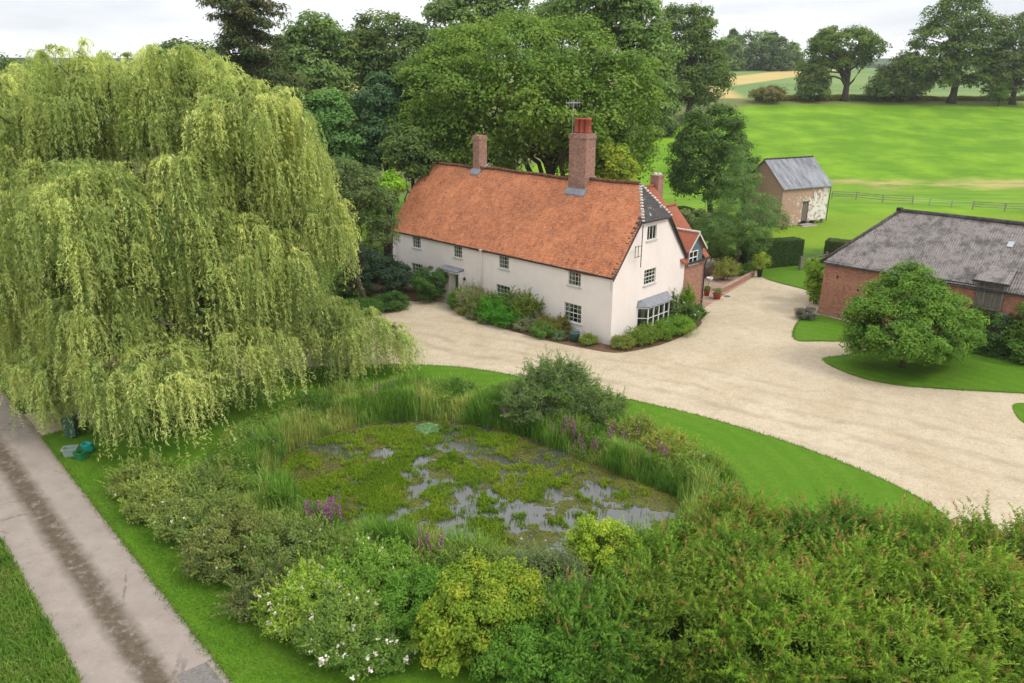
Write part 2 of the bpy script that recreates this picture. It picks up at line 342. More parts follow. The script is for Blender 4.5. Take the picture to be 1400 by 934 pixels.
for L, lb in (([(1087, 465), (1087, 448), (1097, 436), (1115, 431), (1165, 444), (1180, 455), (1165, 466), (1120, 467)], 'small rounded lawn patch at the corner of the brick barn'),
          ([(1125, 493), (1150, 487), (1200, 478), (1270, 462), (1340, 462), (1430, 480), (1460, 545), (1400, 538.5), (1300, 533), (1220, 526), (1165, 513)], 'lawn island under the round tree before the barn'),
          ([(1384, 556), (1402, 552), (1440, 560), (1440, 585), (1400, 579)], 'tip of a lawn at the right edge of the drive'),
          ([(1040, 378), (1046, 357), (1105, 358), (1140, 356), (1150, 375), (1122, 402), (1100, 396)], 'lawn between the clipped hedge and the gravel drive')):
    sheet('lawn', smooth_poly(gp(L), 5), MAT['mown_grass'], .05, .05, label=lb, cat='lawn')
# lane: two pale wheel tracks with a mossy crown
t = NT('lane_tarmac'); P = t.pos(); LA = G0(214, 934)[:2]; LB = G0(14, 640)[:2]
sx = t.n('ShaderNodeSeparateXYZ', {0: P}); dvx, dvy = LB-LA; ln = math.hypot(dvx, dvy); nxv, nyv = -dvy/ln, dvx/ln
across = t.math('ADD', t.math('MULTIPLY', t.math('SUBTRACT', sx.outputs[0], LA[0]), nxv), t.math('MULTIPLY', t.math('SUBTRACT', sx.outputs[1], LA[1]), nyv))
ab = t.math('ABSOLUTE', t.math('ADD', across, t.math('MULTIPLY', t.math('SUBTRACT', t.noise(P, 1.1, 5, .7), .5), .5)))
n2 = t.noise(P, .8, 6, .65); n3 = t.noise(P, 40., 3, .7)
c = t.mix(t.step(n2, .3, .7), (.245, .202, .172), (.330, .280, .242)); c = t.mix(t.math('MULTIPLY', t.step(n3, .4, .7), .4), c, (.17, .135, .115))
cv = t.n('ShaderNodeTexVoronoi', {'Vector': t.sc(P, .35, .35, 1), 'Scale': 1.}, feature='DISTANCE_TO_EDGE').outputs['Distance']; crk = t.math('MULTIPLY', t.math('SUBTRACT', 1., t.step(t.math('ADD', cv, t.math('MULTIPLY', t.math('SUBTRACT', t.noise(P, 2.5, 4), .5), .12)), .004, .014)), t.step(t.noise(P, .3, 3), .5, .6)); c = t.mix(t.math('MULTIPLY', crk, .55), c, (.10, .085, .07)); c = t.mix(t.math('MULTIPLY', t.step(t.noise(P, 2.2, 6, .75), .54, .68), .45), c, (.185, .155, .13)); c = t.mix(t.math('MULTIPLY', t.step(t.noise(P, 9., 4, .75), .60, .68), .4), c, (.40, .36, .31))
moss = t.math('MULTIPLY', t.math('SUBTRACT', 1., t.step(ab, .22, .62)), t.step(t.noise(P, 3., 5, .75), .28, .5))
c = t.mix(moss, c, t.mix(t.step(t.noise(P, 6., 4, .7), .35, .65), (.060, .046, .03), (.125, .097, .066)))
edge = t.step(ab, 1.55, 2.0); c = t.mix(t.math('MULTIPLY', edge, .7), c, (.15, .10, .06))
MAT['lane_tarmac'] = t.done(c, .9, .2, t.bump(n3, .5, .02))
lr = [G0(*p)[:2] for p in [(318, 934), (60, 600), (40, 575), (20, 555)]]; ll = [G0(*p)[:2] for p in [(-60, 655), (0, 737), (110, 934)]]
ext = lambda a, b, k: a+(a-b)*k
lane = [ext(lr[0], lr[1], .5)]+lr+[G0(-60, 470)[:2], G0(-300, 420)[:2], G0(-420, 480)[:2]]+ll+[ext(ll[2], ll[1], .8)]
sheet('lane', lane, MAT['lane_tarmac'], .03, .03, label='narrow tarmac lane with two pale wheel tracks and mossy crown', cat='lane')
simple('fresh_tarmac', (.165, .148, .135), .9, .2, .3, 12)
m = MB(); q = [G0(*p) for p in [(241, 924), (283, 906), (318, 950), (268, 972)]]; m.poly(*[(p[0], p[1], 0.034) for p in q]); tag(m.build('tarmac_patch', MAT['fresh_tarmac']), 'dark repair patch on the lane', 'road patch', kind='structure')
# pond
t = NT('pond_water'); P = t.pos(); n1 = t.noise(P, .8, 4)
MAT['pond_water'] = t.done(t.mix(n1, (.040, .040, .032), (.075, .078, .072)), .06, 1., t.bump(t.noise(P, 5., 3), .08, .02)); t.p.inputs['IOR'].default_value = 1.5
sheet('pond_water', smooth_poly([c_+(p-c_)*(1+.5/np.linalg.norm(p-c_)) for p in POND[::6]], 6), MAT['pond_water'], -.40, 0, label='dark still pond water reflecting pale sky', cat='pond')
# flower bed soil beside the house
HA = .7751; HC = np.array([6.818, 47.445]); HX = np.array([math.cos(HA), -math.sin(HA)]); HY = np.array([math.sin(HA), math.cos(HA)])
HW = lambda x, y: HC+HX*x+HY*y
simple('soil', (.12, .075, .045), .95, .1, .4, 5, bump=.6)
bed = [HW(*p) for p in [(-14.9, .05), (-14.6, -1.6), (-12, -2.4), (-8, -2.5), (-4, -2.3), (-1, -1.7), (1.0, -1.0), (1.9, .6), (2.5, 3.5), (2.3, 7.5), (1.5, 9.5), (.05, 9.6), (.05, .05)]]
sheet('flower_bed', smooth_poly(bed, 3), MAT['soil'], .03, .03, label='narrow soil bed along the foot of the farmhouse walls', cat='flower bed')
bed2 = [HW(*p) for p in [(-25.5, .0), (-25.5, -5), (-22.5, -4.6), (-18.3, -2.6), (-17.6, .0)]]
sheet('flower_bed', bed2, MAT['soil'], .03, .03, label='soil bed under dark shrubs left of the front door', cat='flower bed')
# ------------------------------------------------------------------ building materials
def brickmat(name, c1, c2, mortar, patch=None, pf=.5, w_=.225, h_=.075, ms=.010):
    t = NT(name); u = t.uv(); o = t.obj()
    br = t.n('ShaderNodeTexBrick', {'Vector': u, 'Color1': c1, 'Color2': c2, 'Mortar': mortar, 'Scale': 1., 'Mortar Size': ms, 'Brick Width': w_, 'Row Height': h_, 'Bias': -.1})
    n1 = t.noise(o, .9, 6, .65); n2 = t.noise(o, 5., 5, .7)
    c = t.mix(t.math('MULTIPLY', t.step(n2, .42, .66), .5), br.outputs['Color'], tuple(x*.65 for x in c2)); c = t.mix(t.math('MULTIPLY', t.step(t.noise(t.sc(u, 6, 14, 1), 1., 3, .8), .56, .68), .4), c, tuple(min(1, x*1.35+.03) for x in c1))
    if patch: c = t.mix(t.math('MULTIPLY', t.step(n1, .48, .66), pf), c, patch)
    MAT[name] = t.done(c, .9, .15, t.bump(t.math('SUBTRACT', 1., br.outputs['Fac']), .5, .01)); return MAT[name]
brickmat('red_brick', (.43, .16, .095), (.21, .072, .048), (.44, .36, .29), (.30, .17, .12), .4)
brickmat('old_brick', (.44, .15, .080), (.20, .062, .040), (.42, .33, .26), (.42, .23, .14), .6)
brickmat('chimney_brick', (.40, .17, .115), (.17, .072, .055), (.42, .35, .29), (.19, .125, .10), .55)
def tilemat(name, c1, c2, gap, dark, moss=.6):
    t = NT(name); u = t.uv(); o = t.obj()
    br = t.n('ShaderNodeTexBrick', {'Vector': u, 'Color1': c1, 'Color2': c2, 'Mortar': gap, 'Scale': 1., 'Mortar Size': .011, 'Brick Width': .20, 'Row Height': .15, 'Bias': 0.})
    br2 = t.n('ShaderNodeTexBrick', {'Vector': u, 'Color1': (0, 0, 0), 'Color2': (1, 1, 1), 'Mortar': (.5, .5, .5), 'Scale': 1., 'Mortar Size': 0., 'Brick Width': .20, 'Row Height': .15})
    n1 = t.noise(o, .55, 6, .7, .4); n2 = t.noise(o, 2.6, 6, .7)
    c = t.mix(t.math('MULTIPLY', t.step(n1, .42, .7), .55), br.outputs['Color'], tuple(x*1.25 for x in c1))
    c = t.mix(t.math('MULTIPLY', t.step(n2, .47, .68), moss), c, dark)
    c = t.mix(t.math('MULTIPLY', t.step(t.noise(o, 1.1, 7, .75), .47, .68), .42), c, tuple(x*.55+.03 for x in c1))
    vo = t.n('ShaderNodeTexVoronoi', {'Vector': t.sc(u, 1.7, 2.4, 1), 'Scale': 1., 'Randomness': 1.})
    sp = t.math('MULTIPLY', t.math('SUBTRACT', 1., t.step(vo.outputs['Distance'], .10, .24)), t.step(t.n('ShaderNodeSeparateColor', {0: vo.outputs['Color']}).outputs[0], .50, .6))
    c = t.mix(t.math('MULTIPLY', sp, .75), c, tuple(x*.55 for x in dark))
    rowu = t.n('ShaderNodeSeparateXYZ', {0: u}).outputs[1]; saw = t.math('FRACT', t.math('DIVIDE', rowu, .15))
    h = t.math('ADD', t.math('SUBTRACT', 1., saw), t.math('MULTIPLY', n2, .5))
    MAT[name] = t.done(c, .85, .2, t.bump(h, .8, .03)); return MAT[name]
tilemat('orange_tile', (.53, .20, .088), (.34, .12, .058), (.17, .06, .035), (.17, .075, .050), .75)
tilemat('wing_tile', (.36, .115, .060), (.28, .09, .05), (.17, .065, .04), (.20, .09, .055), .5)
t = NT('slate'); u = t.uv(); o = t.obj()
br = t.n('ShaderNodeTexBrick', {'Vector': u, 'Color1': (.115, .12, .135), 'Color2': (.16, .165, .18), 'Mortar': (.06, .06, .065), 'Scale': 1., 'Mortar Size': .012, 'Brick Width': .3, 'Row Height': .22})
n1 = t.noise(t.sc(u, 1.6, .35, 1), 1., 6, .65); c = t.mix(t.step(n1, .38, .68), br.outputs['Color'], (.29, .30, .32)); c = t.mix(t.math('MULTIPLY', t.step(t.noise(o, 3, 6, .7), .55, .7), .5), c, (.12, .11, .10))
MAT['slate'] = t.done(c, .7, .35, t.bump(t.math('SUBTRACT', 1., br.outputs['Fac']), .5, .015))
t = NT('dark_slate'); u = t.uv(); o = t.obj(); n1 = t.noise(o, 2.4, 7, .75)
br = t.n('ShaderNodeTexBrick', {'Vector': u, 'Color1': (.055, .050, .048), 'Color2': (.082, .075, .070), 'Mortar': (.03, .03, .03), 'Scale': 1., 'Mortar Size': .01, 'Brick Width': .22, 'Row Height': .15})
MAT['dark_slate'] = t.done(t.mix(t.step(n1, .60, .66), br.outputs['Color'], (.42, .42, .40)), .85, .2, t.bump(br.outputs['Fac'], .4, .01))
t = NT('render_wall'); o = t.obj(); n1 = t.noise(o, .5, 6, .65); n2 = t.noise(o, 9., 4, .6); st = t.noise(t.sc(o, 1.6, 1.6, .7), 1., 6, .7)
z = t.n('ShaderNodeSeparateXYZ', {0: o}).outputs[2]
c = t.mix(t.step(n1, .35, .7), (.735, .65, .605), (.785, .71, .665)); c = t.mix(t.math('MULTIPLY', t.step(st, .52, .78), .26), c, (.56, .49, .45))
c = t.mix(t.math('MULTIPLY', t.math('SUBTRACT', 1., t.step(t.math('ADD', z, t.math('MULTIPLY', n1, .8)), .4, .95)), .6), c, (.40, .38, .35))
MAT['render_wall'] = t.done(c, .9, .15, t.bump(t.math('ADD', n2, t.math('MULTIPLY', n1, 2.)), .35, .03))
simple('frame_paint', (.55, .57, .50), .6, .3, .08); simple('white_paint', (.78, .77, .72), .5, .3, .06); simple('sill', (.46, .46, .43), .8, .2, .2, 4)
simple('door_green', (.045, .105, .085), .5, .4, .12); simple('lead', (.20, .21, .23), .6, .4, .25, 4); simple('lead_pale', (.42, .43, .45), .6, .4, .2, 3)
simple('iron', (.025, .025, .028), .6, .4, .2); simple('aluminium', (.42, .43, .44), .45, .5, .1, metal=.6)
simple('terracotta', (.36, .085, .05), .75, .25, .2, 6); simple('grey_boards', (.11, .14, .15), .75, .25, .15, 5)
simple('stone', (.30, .27, .22), .9, .15, .3, 5, bump=.5); simple('mortar_white', (.55, .53, .50), .9, .1, .3, 6)
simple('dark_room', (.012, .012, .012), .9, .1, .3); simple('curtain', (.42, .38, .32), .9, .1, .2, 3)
t = NT('glass'); gl = t.n('ShaderNodeBsdfGlossy', {'Color': (.9, .95, 1), 'Roughness': .03}); tr = t.n('ShaderNodeBsdfTransparent', {'Color': (.75, .80, .80)})
fr = t.n('ShaderNodeFresnel', {'IOR': 1.5}); m_ = t.n('ShaderNodeMixShader', {0: t.math('ADD', fr.outputs[0], .02), 1: tr, 2: gl}); t.t.links.new(m_.outputs[0], t.out.inputs[0]); MAT['glass'] = t.mat
t = NT('weathered_boards'); o = t.obj(); n1 = t.noise(t.sc(o, 9, 9, .7), 1., 6, .7)
MAT['weathered_boards'] = t.done(t.ramp(n1, [(.3, (.075, .062, .052)), (.7, (.25, .22, .19))]), .9, .15, t.bump(n1, .6, .02))
t = NT('weathered_rail'); o = t.obj(); n1 = t.noise(t.sc(o, 1.5, 1.5, 9), 1., 6, .7); MAT['weathered_rail'] = t.done(t.ramp(n1, [(.3, (.16, .14, .11)), (.7, (.36, .32, .26))]), .9, .1)
# ------------------------------------------------------------------ wall panels with real openings
def clip(poly, hp):
    out = []
    for i in range(len(poly)):
        a, b = poly[i-1], poly[i]; da = hp[0]*a[0]+hp[1]*a[1]-hp[2]; db = hp[0]*b[0]+hp[1]*b[1]-hp[2]
        if (da <= 1e-9) != (db <= 1e-9):
            s = da/(da-db); out.append((a[0]+(b[0]-a[0])*s, a[1]+(b[1]-a[1])*s))
        if db <= 1e-9: out.append(b)
    return out
def panel(mb, to3, outline, holes, depth=.14):
    us = [p[0] for p in outline]; vs_ = [p[1] for p in outline]
    U = sorted({min(us), max(us), *[h[k] for h in holes for k in (0, 1)]}); Vv = sorted({min(vs_), max(vs_), *[h[k] for h in holes for k in (2, 3)]})
    area = sum(outline[i-1][0]*outline[i][1]-outline[i][0]*outline[i-1][1] for i in range(len(outline)))
    ol = outline if area > 0 else outline[::-1]
    hps = []
    for i in range(len(ol)):
        a, b = ol[i-1], ol[i]; n = (b[1]-a[1], a[0]-b[0]); hps.append((n[0], n[1], n[0]*a[0]+n[1]*a[1]))
    for i in range(len(U)-1):
        for j in range(len(Vv)-1):
            cu, cv = (U[i]+U[i+1])/2, (Vv[j]+Vv[j+1])/2
            if any(h[0] < cu < h[1] and h[2] < cv < h[3] for h in holes): continue
            P = [(U[i], Vv[j]), (U[i+1], Vv[j]), (U[i+1], Vv[j+1]), (U[i], Vv[j+1])]
            for hp in hps: P = clip(P, hp) if len(P) > 2 else P
            if len(P) > 2: mb.poly(*[to3(u, v, 0) for u, v in P])
    for a, b, c, d in holes:
        for p, q in (((a, c), (a, d)), ((a, d), (b, d)), ((b, d), (b, c)), ((b, c), (a, c))):
            mb.poly(to3(*p, 0), to3(*q, 0), to3(*q, depth), to3(*p, depth))
def obox(mb, to3, u0, u1, v0, v1, d0, d1):           # a box given along, up and inward
    P = [to3(u, v, d) for d in (d0, d1) for u, v in ((u0, v0), (u1, v0), (u1, v1), (u0, v1))]
    mb.add(P, [(0, 1, 2, 3), (7, 6, 5, 4), (0, 4, 5, 1), (1, 5, 6, 2), (2, 6, 7, 3), (3, 7, 4, 0)])
def window(parent, to3, a, b, c, d, cols=4, rows=4, frame='frame_paint', sill=True, bars=.028, depth=.09, curtain=True, name='window', label=None, sash=True):
    m = MB(); e = .055
    for q in ((a, a+e, c, d), (b-e, b, c, d), (a+e, b-e, d-e, d), (a+e, b-e, c, c+e)): obox(m, to3, *q, depth-.03, depth+.05)
    if sash: obox(m, to3, a+e, b-e, (c+d)/2-.03, (c+d)/2+.03, depth-.02, depth+.04)
    for k in range(1, cols): u = a+(b-a)*k/cols; obox(m, to3, u-bars/2, u+bars/2, c+e, d-e, depth-.012, depth+.03)
    for k in range(1, rows):
        v = c+(d-c)*k/rows
        if not (sash and abs(v-(c+d)/2) < .05): obox(m, to3, a+e, b-e, v-bars/2, v+bars/2, depth-.010, depth+.028)
    f = m.build(name, MAT[frame], parent)
    if label: f['label'] = label
    g = MB(); g.poly(to3(a+e, c+e, depth+.032), to3(b-e, c+e, depth+.032), to3(b-e, d-e, depth+.032), to3(a+e, d-e, depth+.032)); g.build('pane', MAT['glass'], f)
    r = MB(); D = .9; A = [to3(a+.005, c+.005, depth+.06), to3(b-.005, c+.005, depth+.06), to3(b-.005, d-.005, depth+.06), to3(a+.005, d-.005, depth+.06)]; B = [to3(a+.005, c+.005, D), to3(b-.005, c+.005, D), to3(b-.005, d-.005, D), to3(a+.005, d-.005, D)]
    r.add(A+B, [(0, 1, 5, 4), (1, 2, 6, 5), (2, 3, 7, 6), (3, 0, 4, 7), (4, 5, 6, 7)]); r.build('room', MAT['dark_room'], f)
    if curtain:
        k = MB(); w_ = (b-a)*.27
        for u0, u1 in ((a+e, a+e+w_), (b-e-w_*.7, b-e)):
            k = MB(); N = 7; pts = [(u0+(u1-u0)*i/N, depth+.10+(.03 if i % 2 else 0)) for i in range(N+1)]
            for i in range(N): k.poly(to3(pts[i][0], c+.03, pts[i][1]), to3(pts[i+1][0], c+.03, pts[i+1][1]), to3(pts[i+1][0], d-.03, pts[i+1][1]), to3(pts[i][0], d-.03, pts[i][1]))
            k.build('curtain', MAT['curtain'], f)
    if sill:
        s = MB(); obox(s, to3, a-.10, b+.10, c-.09, c-.005, -.08, depth-.03); s.build('sill', MAT['sill'], f)
    return f
# ------------------------------------------------------------------ the farmhouse
L_, W_, ZE, ZR, ZH = 24.66, 8.958, 4.9, 10.47, 8.50
TS = (ZR-ZE)/(W_/2); YH = (ZH-ZE)/TS
house = thing('farmhouse', 'long pale rendered farmhouse with orange tiled roof and tall brick chimneys', 'house', (HC[0], HC[1], 0), -HA)
fac = lambda u, v, d: (u, d, v); gab = lambda u, v, d: (-d, u, v); lef = lambda u, v, d: (-L_+d, u, v); bak = lambda u, v, d: (u, W_-d, v)
up = [(-21.68, -20.58, 3.72, 4.70), (-16.26, -15.24, 3.72, 4.70), (-10.98, -9.90, 3.70, 4.70), (-3.96, -2.80, 3.66, 4.70)]
lo = [(-21.92, -20.42, 1.0, 2.32), (-11.27, -9.75, 1.0, 2.36), (-4.25, -2.66, .95, 2.32)]
door = (-16.18, -15.36, .15, 2.30)
att = (3.70, 4.86, 6.82, 7.84); mid = (3.64, 5.10, 3.60, 4.72)
m = MB(); panel(m, fac, [(-L_, -.3), (0, -.3), (0, ZE), (-L_, ZE)], up+lo+[door], .16)
gpoly = [(0, -.3), (W_, -.3), (W_, ZE), (W_-YH, ZH), (YH, ZH), (0, ZE)]
panel(m, gab, gpoly, [att, mid], .16); panel(m, lef, gpoly, [], .1); panel(m, bak, [(-L_, -.3), (0, -.3), (0, ZE), (-L_, ZE)], [])
m.build('wall', MAT['render_wall'], house)
for i, q in enumerate(up): window(house, fac, *q, cols=4 if i < 3 else 4, rows=3, sash=False, label=None)
for i, q in enumerate(lo): window(house, fac, *q, cols=4, rows=4)
window(house, gab, *att, cols=3, rows=1, sash=False, bars=.06, curtain=False); window(house, gab, *mid, cols=4, rows=4)
# roof: gently uneven slopes, half hips at both ends
OV = .10; R1, R2 = 1.38, .55
def vergeR(s): return .14 if s < YH else .14-(s-YH)/(W_/2-YH)*(R1+.14)
def vergeL(s): return -L_-.14 if s < YH else -L_-.14+(s-YH)/(W_/2-YH)*(R2+.14)
def slope_face(mb, back):
    N, T = 130, 44; jr = rs(7); top = []; bot = []
    for j in range(T+1):
        s = -OV+(W_/2+OV)*j/T
        for i in range(N+1):
            x = vergeL(s)+(vergeR(s)-vergeL(s))*i/N; z = ZE+s*TS
            dz = jr.uniform(-.016, .016)+.06*math.sin(x*.55+s*.8)+.035*math.sin(x*1.3-s*1.1+2)-.10*math.sin(math.pi*min(1, max(0, -x/L_)))*(s/(W_/2))
            y = s if not back else W_-s
            top.append((x, y, z+dz+.07)); bot.append((x, y, z+dz-.03))
    n = N+1; K = len(top); F_ = []
    for j in range(T):
        for i in range(N):
            q = (j*n+i, j*n+i+1, (j+1)*n+i+1, (j+1)*n+i); F_.append(q if not back else q[::-1]); F_.append(tuple(K+k for k in (q[::-1] if not back else q)))
    for i in range(N): F_.append((K+i, K+i+1, i+1, i) if not back else (i, i+1, K+i+1, K+i))
    for j in range(T):
        for i0 in (0, N): F_.append((j*n+i0, (j+1)*n+i0, K+(j+1)*n+i0, K+j*n+i0))
    mb.add(top+bot, F_)
m = MB(); slope_face(m, False); slope_face(m, True); roof = m.build('roof', MAT['orange_tile'], house)
m = MB()                                              # half hips
for sx, xr, xe in ((1, -R1, .30), (-1, -L_+R2, -L_-.25)):
    zb = ZH-.22; yb = YH-.18
    A = [(xe, yb, zb), (xe, W_-yb, zb), (xr, W_/2, ZR+.09)]
    m = MB(); m.prism(A if sx > 0 else A[::-1], (-.02*sx, 0, -.12)); m.build('half_hip', MAT['dark_slate'], roof)
m = MB()
for yb in (YH-.12, W_-YH+.12):
    for k in range(14):
        f_ = k/13; x = .22-(R1+.22)*f_; y = yb+(W_/2-yb)*f_; z = ZH-.12+(ZR+.12-ZH+.1)*f_; m.box(x-.09-.02*(k%3), x+.09, y-.09, y+.09+.02*(k%2), z-.05, z+.04+.015*(k%4), .02)
m.build('hip_mortar', MAT['mortar_white'], roof)
m = MB(); N = 56
for k in range(N):
    x0 = -L_+R2+(L_-R2-R1)*k/N; x1 = x0+(L_-R2-R1)/N*.97; dz = -.10*math.sin(math.pi*(-x0/L_))+.035*math.sin(x0*1.3-W_/2*1.1+2)+.05*math.sin(x0*.55+W_/2*.8)
    m.tube([(x0, W_/2, ZR+.08+dz), (x1, W_/2, ZR+.075+dz)], .14, 8)
simple('ridge_tile', (.13, .062, .042), .9, .15, .5, 2.5); m.build('ridge_tiles', MAT['ridge_tile'], roof, True)
N = 24; VT = [MB(), MB()]                             # dark verge tiles in and out along both verges of the gable
for k in range(N):
    s = -OV+(YH+OV)*k/N; s1 = -OV+(YH+OV)*(k+1)/N; wd = .42 if k % 2 else .22
    for m, ya, yb in ((VT[0], s, s1), (VT[1], W_-s, W_-s1)):
        za, zb = ZE+s*TS, ZE+s1*TS
        m.add([(.18-wd, ya, za+.02), (.19, ya, za+.02), (.19, yb, zb+.02), (.18-wd, yb, zb+.02), (.18-wd, ya, za+.135), (.19, ya, za+.135), (.19, yb, zb+.10), (.18-wd, yb, zb+.10)], [(0,3,2,1),(4,5,6,7),(0,1,5,4),(1,2,6,5),(2,3,7,6),(3,0,4,7)])
simple('verge_dark', (.085, .058, .05), .9, .15, .4, 5)
for m in VT: m.build('verge_tiles', MAT['verge_dark'], roof)
m = MB(); m.box(-L_+.0, 0, -.17, -.02, ZE-.16, ZE-.05); m.build('eaves_board', MAT['iron'], house); m = MB()
m.prism([(.06, -.1, ZE-.3), (.06, -.1, ZE-.1), (.06, YH, ZH-.1), (.06, YH, ZH-.32)], (.05, 0, 0)); m.build('bargeboard', MAT['iron'], house); m = MB(); m.prism([(.06, W_+.1, ZE-.3), (.06, W_+.1, ZE-.1), (.06, W_-YH, ZH-.1), (.06, W_-YH, ZH-.32)], (.06, 0, 0)); m.build('bargeboard', MAT['iron'], house)
def chimney(parent, x0, x1, y0, y1, z0, z1, mat, pots=(), flash=True, cap='chimney_brick', label=None):
    m = MB(); m.box(x0, x1, y0, y1, z0, z1-.35); m.box(x0-.05, x1+.05, y0-.05, y1+.05, z1-.35, z1-.15); m.box(x0-.01, x1+.01, y0-.01, y1+.01, z1-.15, z1)
    c = m.build('chimney', MAT[mat], parent)
    if label: c['label'] = label
    if flash:
        f = MB(); zz = ZE+y0*TS
        f.add([(x0-.12, y0-.30, zz-.30*TS+.10), (x1+.12, y0-.30, zz-.30*TS+.10), (x1+.18, y0+.02, zz+.16), (x0-.18, y0+.02, zz+.16), (x0-.12, y0-.30, zz-.30*TS-.0), (x1+.12, y0-.30, zz-.30*TS), (x1+.18, y0+.02, zz), (x0-.18, y0+.02, zz)], [(0,1,2,3),(0,4,5,1),(1,5,6,2),(3,2,6,7),(0,3,7,4)])
        f.add([(x1+.01, y0, zz+.1), (x1+.14, y0, zz+.12), (x1+.14, y1, ZE+min(y1, W_/2)*TS+.16), (x1+.01, y1, ZE+min(y1, W_/2)*TS+.30)], [(0, 1, 2, 3)])
        f.build('flashing', MAT['lead'], c)
    for px, py, r, h in pots:
        p = MB(); p.lathe([(r*1.08, 0), (r, .1), (r*.9, h-.14), (r*1.05, h-.12), (r*1.08, h), (r*.75, h), (r*.7, h-.5)], (px, py, z1+.01), 14); p.build('chimney_pot', MAT['terracotta'], c, True)
    return c
chimney(house, -7.4, -5.8, 3.85, 4.95, 8.6, 13.75, 'chimney_brick', [(-7.1, 4.4, .23, 1.05), (-6.6, 4.4, .23, 1.05), (-6.1, 4.4, .23, 1.05)], label='taller chimney with a row of red pots')
chimney(house, -18.4, -17.62, 4.3, 5.2, 9.3, 13.1, 'chimney_brick', label='slim chimney without pots near the far end of the ridge')
# porch canopy, door
m = MB(); m.prism([(-17.35, -.80, 2.66), (-15.05, -.80, 2.66), (-15.05, 0, 2.80), (-17.35, 0, 2.80)], (0, 0, .10)); can = m.build('porch_canopy', MAT['lead'], house); m = MB()
m.box(-17.3, -15.1, -.76, -.02, 2.57, 2.655); m.build('canopy_soffit', MAT['white_paint'], can)
m = MB()
for x0, x1 in ((-17.05, -16.45), (-15.30, -15.12)): m.box(x0, x1, -.42, 0, -.1, 2.57)
m.build('porch_jamb', MAT['render_wall'], house)
m = MB(); m.box(-16.45, -15.30, -.05, .0, 2.31, 2.56); m.box(-16.30, -16.19, -.04, .1, .1, 2.31); m.box(-15.36, -15.305, -.04, .1, .1, 2.31); m.build('door_frame', MAT['frame_paint'], house)
m = MB(); m.box(-16.18, -15.36, .07, .12, .15, 2.30)
for x0, x1 in ((-16.10, -15.80), (-15.74, -15.44)):
    for z0, z1 in ((.3, .95), (1.1, 2.18)): m.box(x0, x1, .055, .072, z0, z1, .012)
dr = m.build('door', MAT['door_green'], house); m = MB(); m.box(-15.47, -15.43, .02, .055, 1.05, 1.18); m.build('handle', MAT['iron'], dr); m = MB(); m.box(-15.92, -15.62, .045, .056, 1.0, 1.06); m.build('letterbox', MAT['iron'], dr)
m = MB(); m.box(-16.8, -15.1, -1.1, 0, -.1, .14, .03); m.build('doorstep', MAT['stone'], house)
m = MB(); m.box(-14.98, -14.86, -.16, -.01, 1.98, 2.2, .02); m.tube([(-14.92, -.01, 2.25), (-14.92, -.1, 2.25)], .02, 6); m.build('wall_lamp', MAT['iron'], house)
m = MB(); m.tube([(-12.88, -.15, 4.72), (-12.88, -.08, 4.5), (-12.88, -.08, .1)], .055, 8); m.box(-13.02, -12.74, -.22, -.03, 4.68, 4.86, .02); m.build('downpipe', MAT['white_paint'], house, True)['label'] = 'cream downpipe'
m = MB(); m.tube([(-.1, -.1, 4.6), (-.1, -.1, 3.9)], .012, 5); m.build('cable', MAT['iron'], house)
# bay window
bay_plan = [(0, 3.05), (.62, 3.55), (.62, 6.25), (0, 6.75)]
m = MB(); m.prism([(x, y, -.2) for x, y in bay_plan], (0, 0, .66)); bay = m.build('bay_window', MAT['render_wall'], house)
m = MB(); m.prism([(x+(.07 if x else 0), y+(-.05 if i < 2 else .05), .46) for i, (x, y) in enumerate(bay_plan)], (0, 0, .08)); m.build('sill', MAT['white_paint'], bay)
fm = MB(); gm = MB(); rm = MB()
for i in range(3):
    a = np.array(bay_plan[i]); b = np.array(bay_plan[i+1]); l = np.linalg.norm(b-a); e_ = (b-a)/l; nn = np.array([e_[1], -e_[0]])
    to3 = lambda u, v, d, a=a, e_=e_, nn=nn: (*(a+e_*u-nn*d), v)
    cols = 4 if i == 1 else 1; fw = .085
    obox(fm, to3, 0, l, .54, .62, 0, .09); obox(fm, to3, 0, l, 2.02, 2.16, 0, .09)
    for k in range(cols+1): u = l*k/cols; obox(fm, to3, max(0, u-fw/2), min(l, u+fw/2), .62, 2.02, .002, .088)
    obox(fm, to3, 0, l, 1.29, 1.33, .012, .06)
    gm.poly(to3(.03, .6, .065), to3(l-.03, .6, .065), to3(l-.03, 2.05, .065), to3(.03, 2.05, .065))
fm.build('frame', MAT['white_paint'], bay); gm.build('pane', MAT['glass'], bay)
m = MB(); m.prism([(-.0, 3.2, .60), (.46, 3.62, .60), (.46, 6.18, .60), (0, 6.6, .60)], (0, 0, .01)); m.build('seat_board', MAT['white_paint'], bay)
m = MB(); m.add([(.004, 3.15, .55), (.004, 6.65, .55), (.004, 6.65, 2.1), (.004, 3.15, 2.1)], [(0, 1, 2, 3)]); simple('bay_interior', (.16, .14, .12), .9, .1, .5, 1.5); m.build('room', MAT['bay_interior'], bay)
m = MB()
for y0, y1 in ((3.35, 3.75), (6.0, 6.35)): m = MB(); m.box(.1, .14, y0, y1, .62, 2.0); m.build('curtain', MAT['curtain'], bay)
m = MB(); lo_ = [(0, 2.90, 2.16), (.78, 3.42, 2.16), (.78, 6.38, 2.16), (0, 6.90, 2.16)]; hi = [(0, 3.0, 2.62), (.10, 3.4, 2.60), (.10, 6.4, 2.60), (0, 6.8, 2.62)]
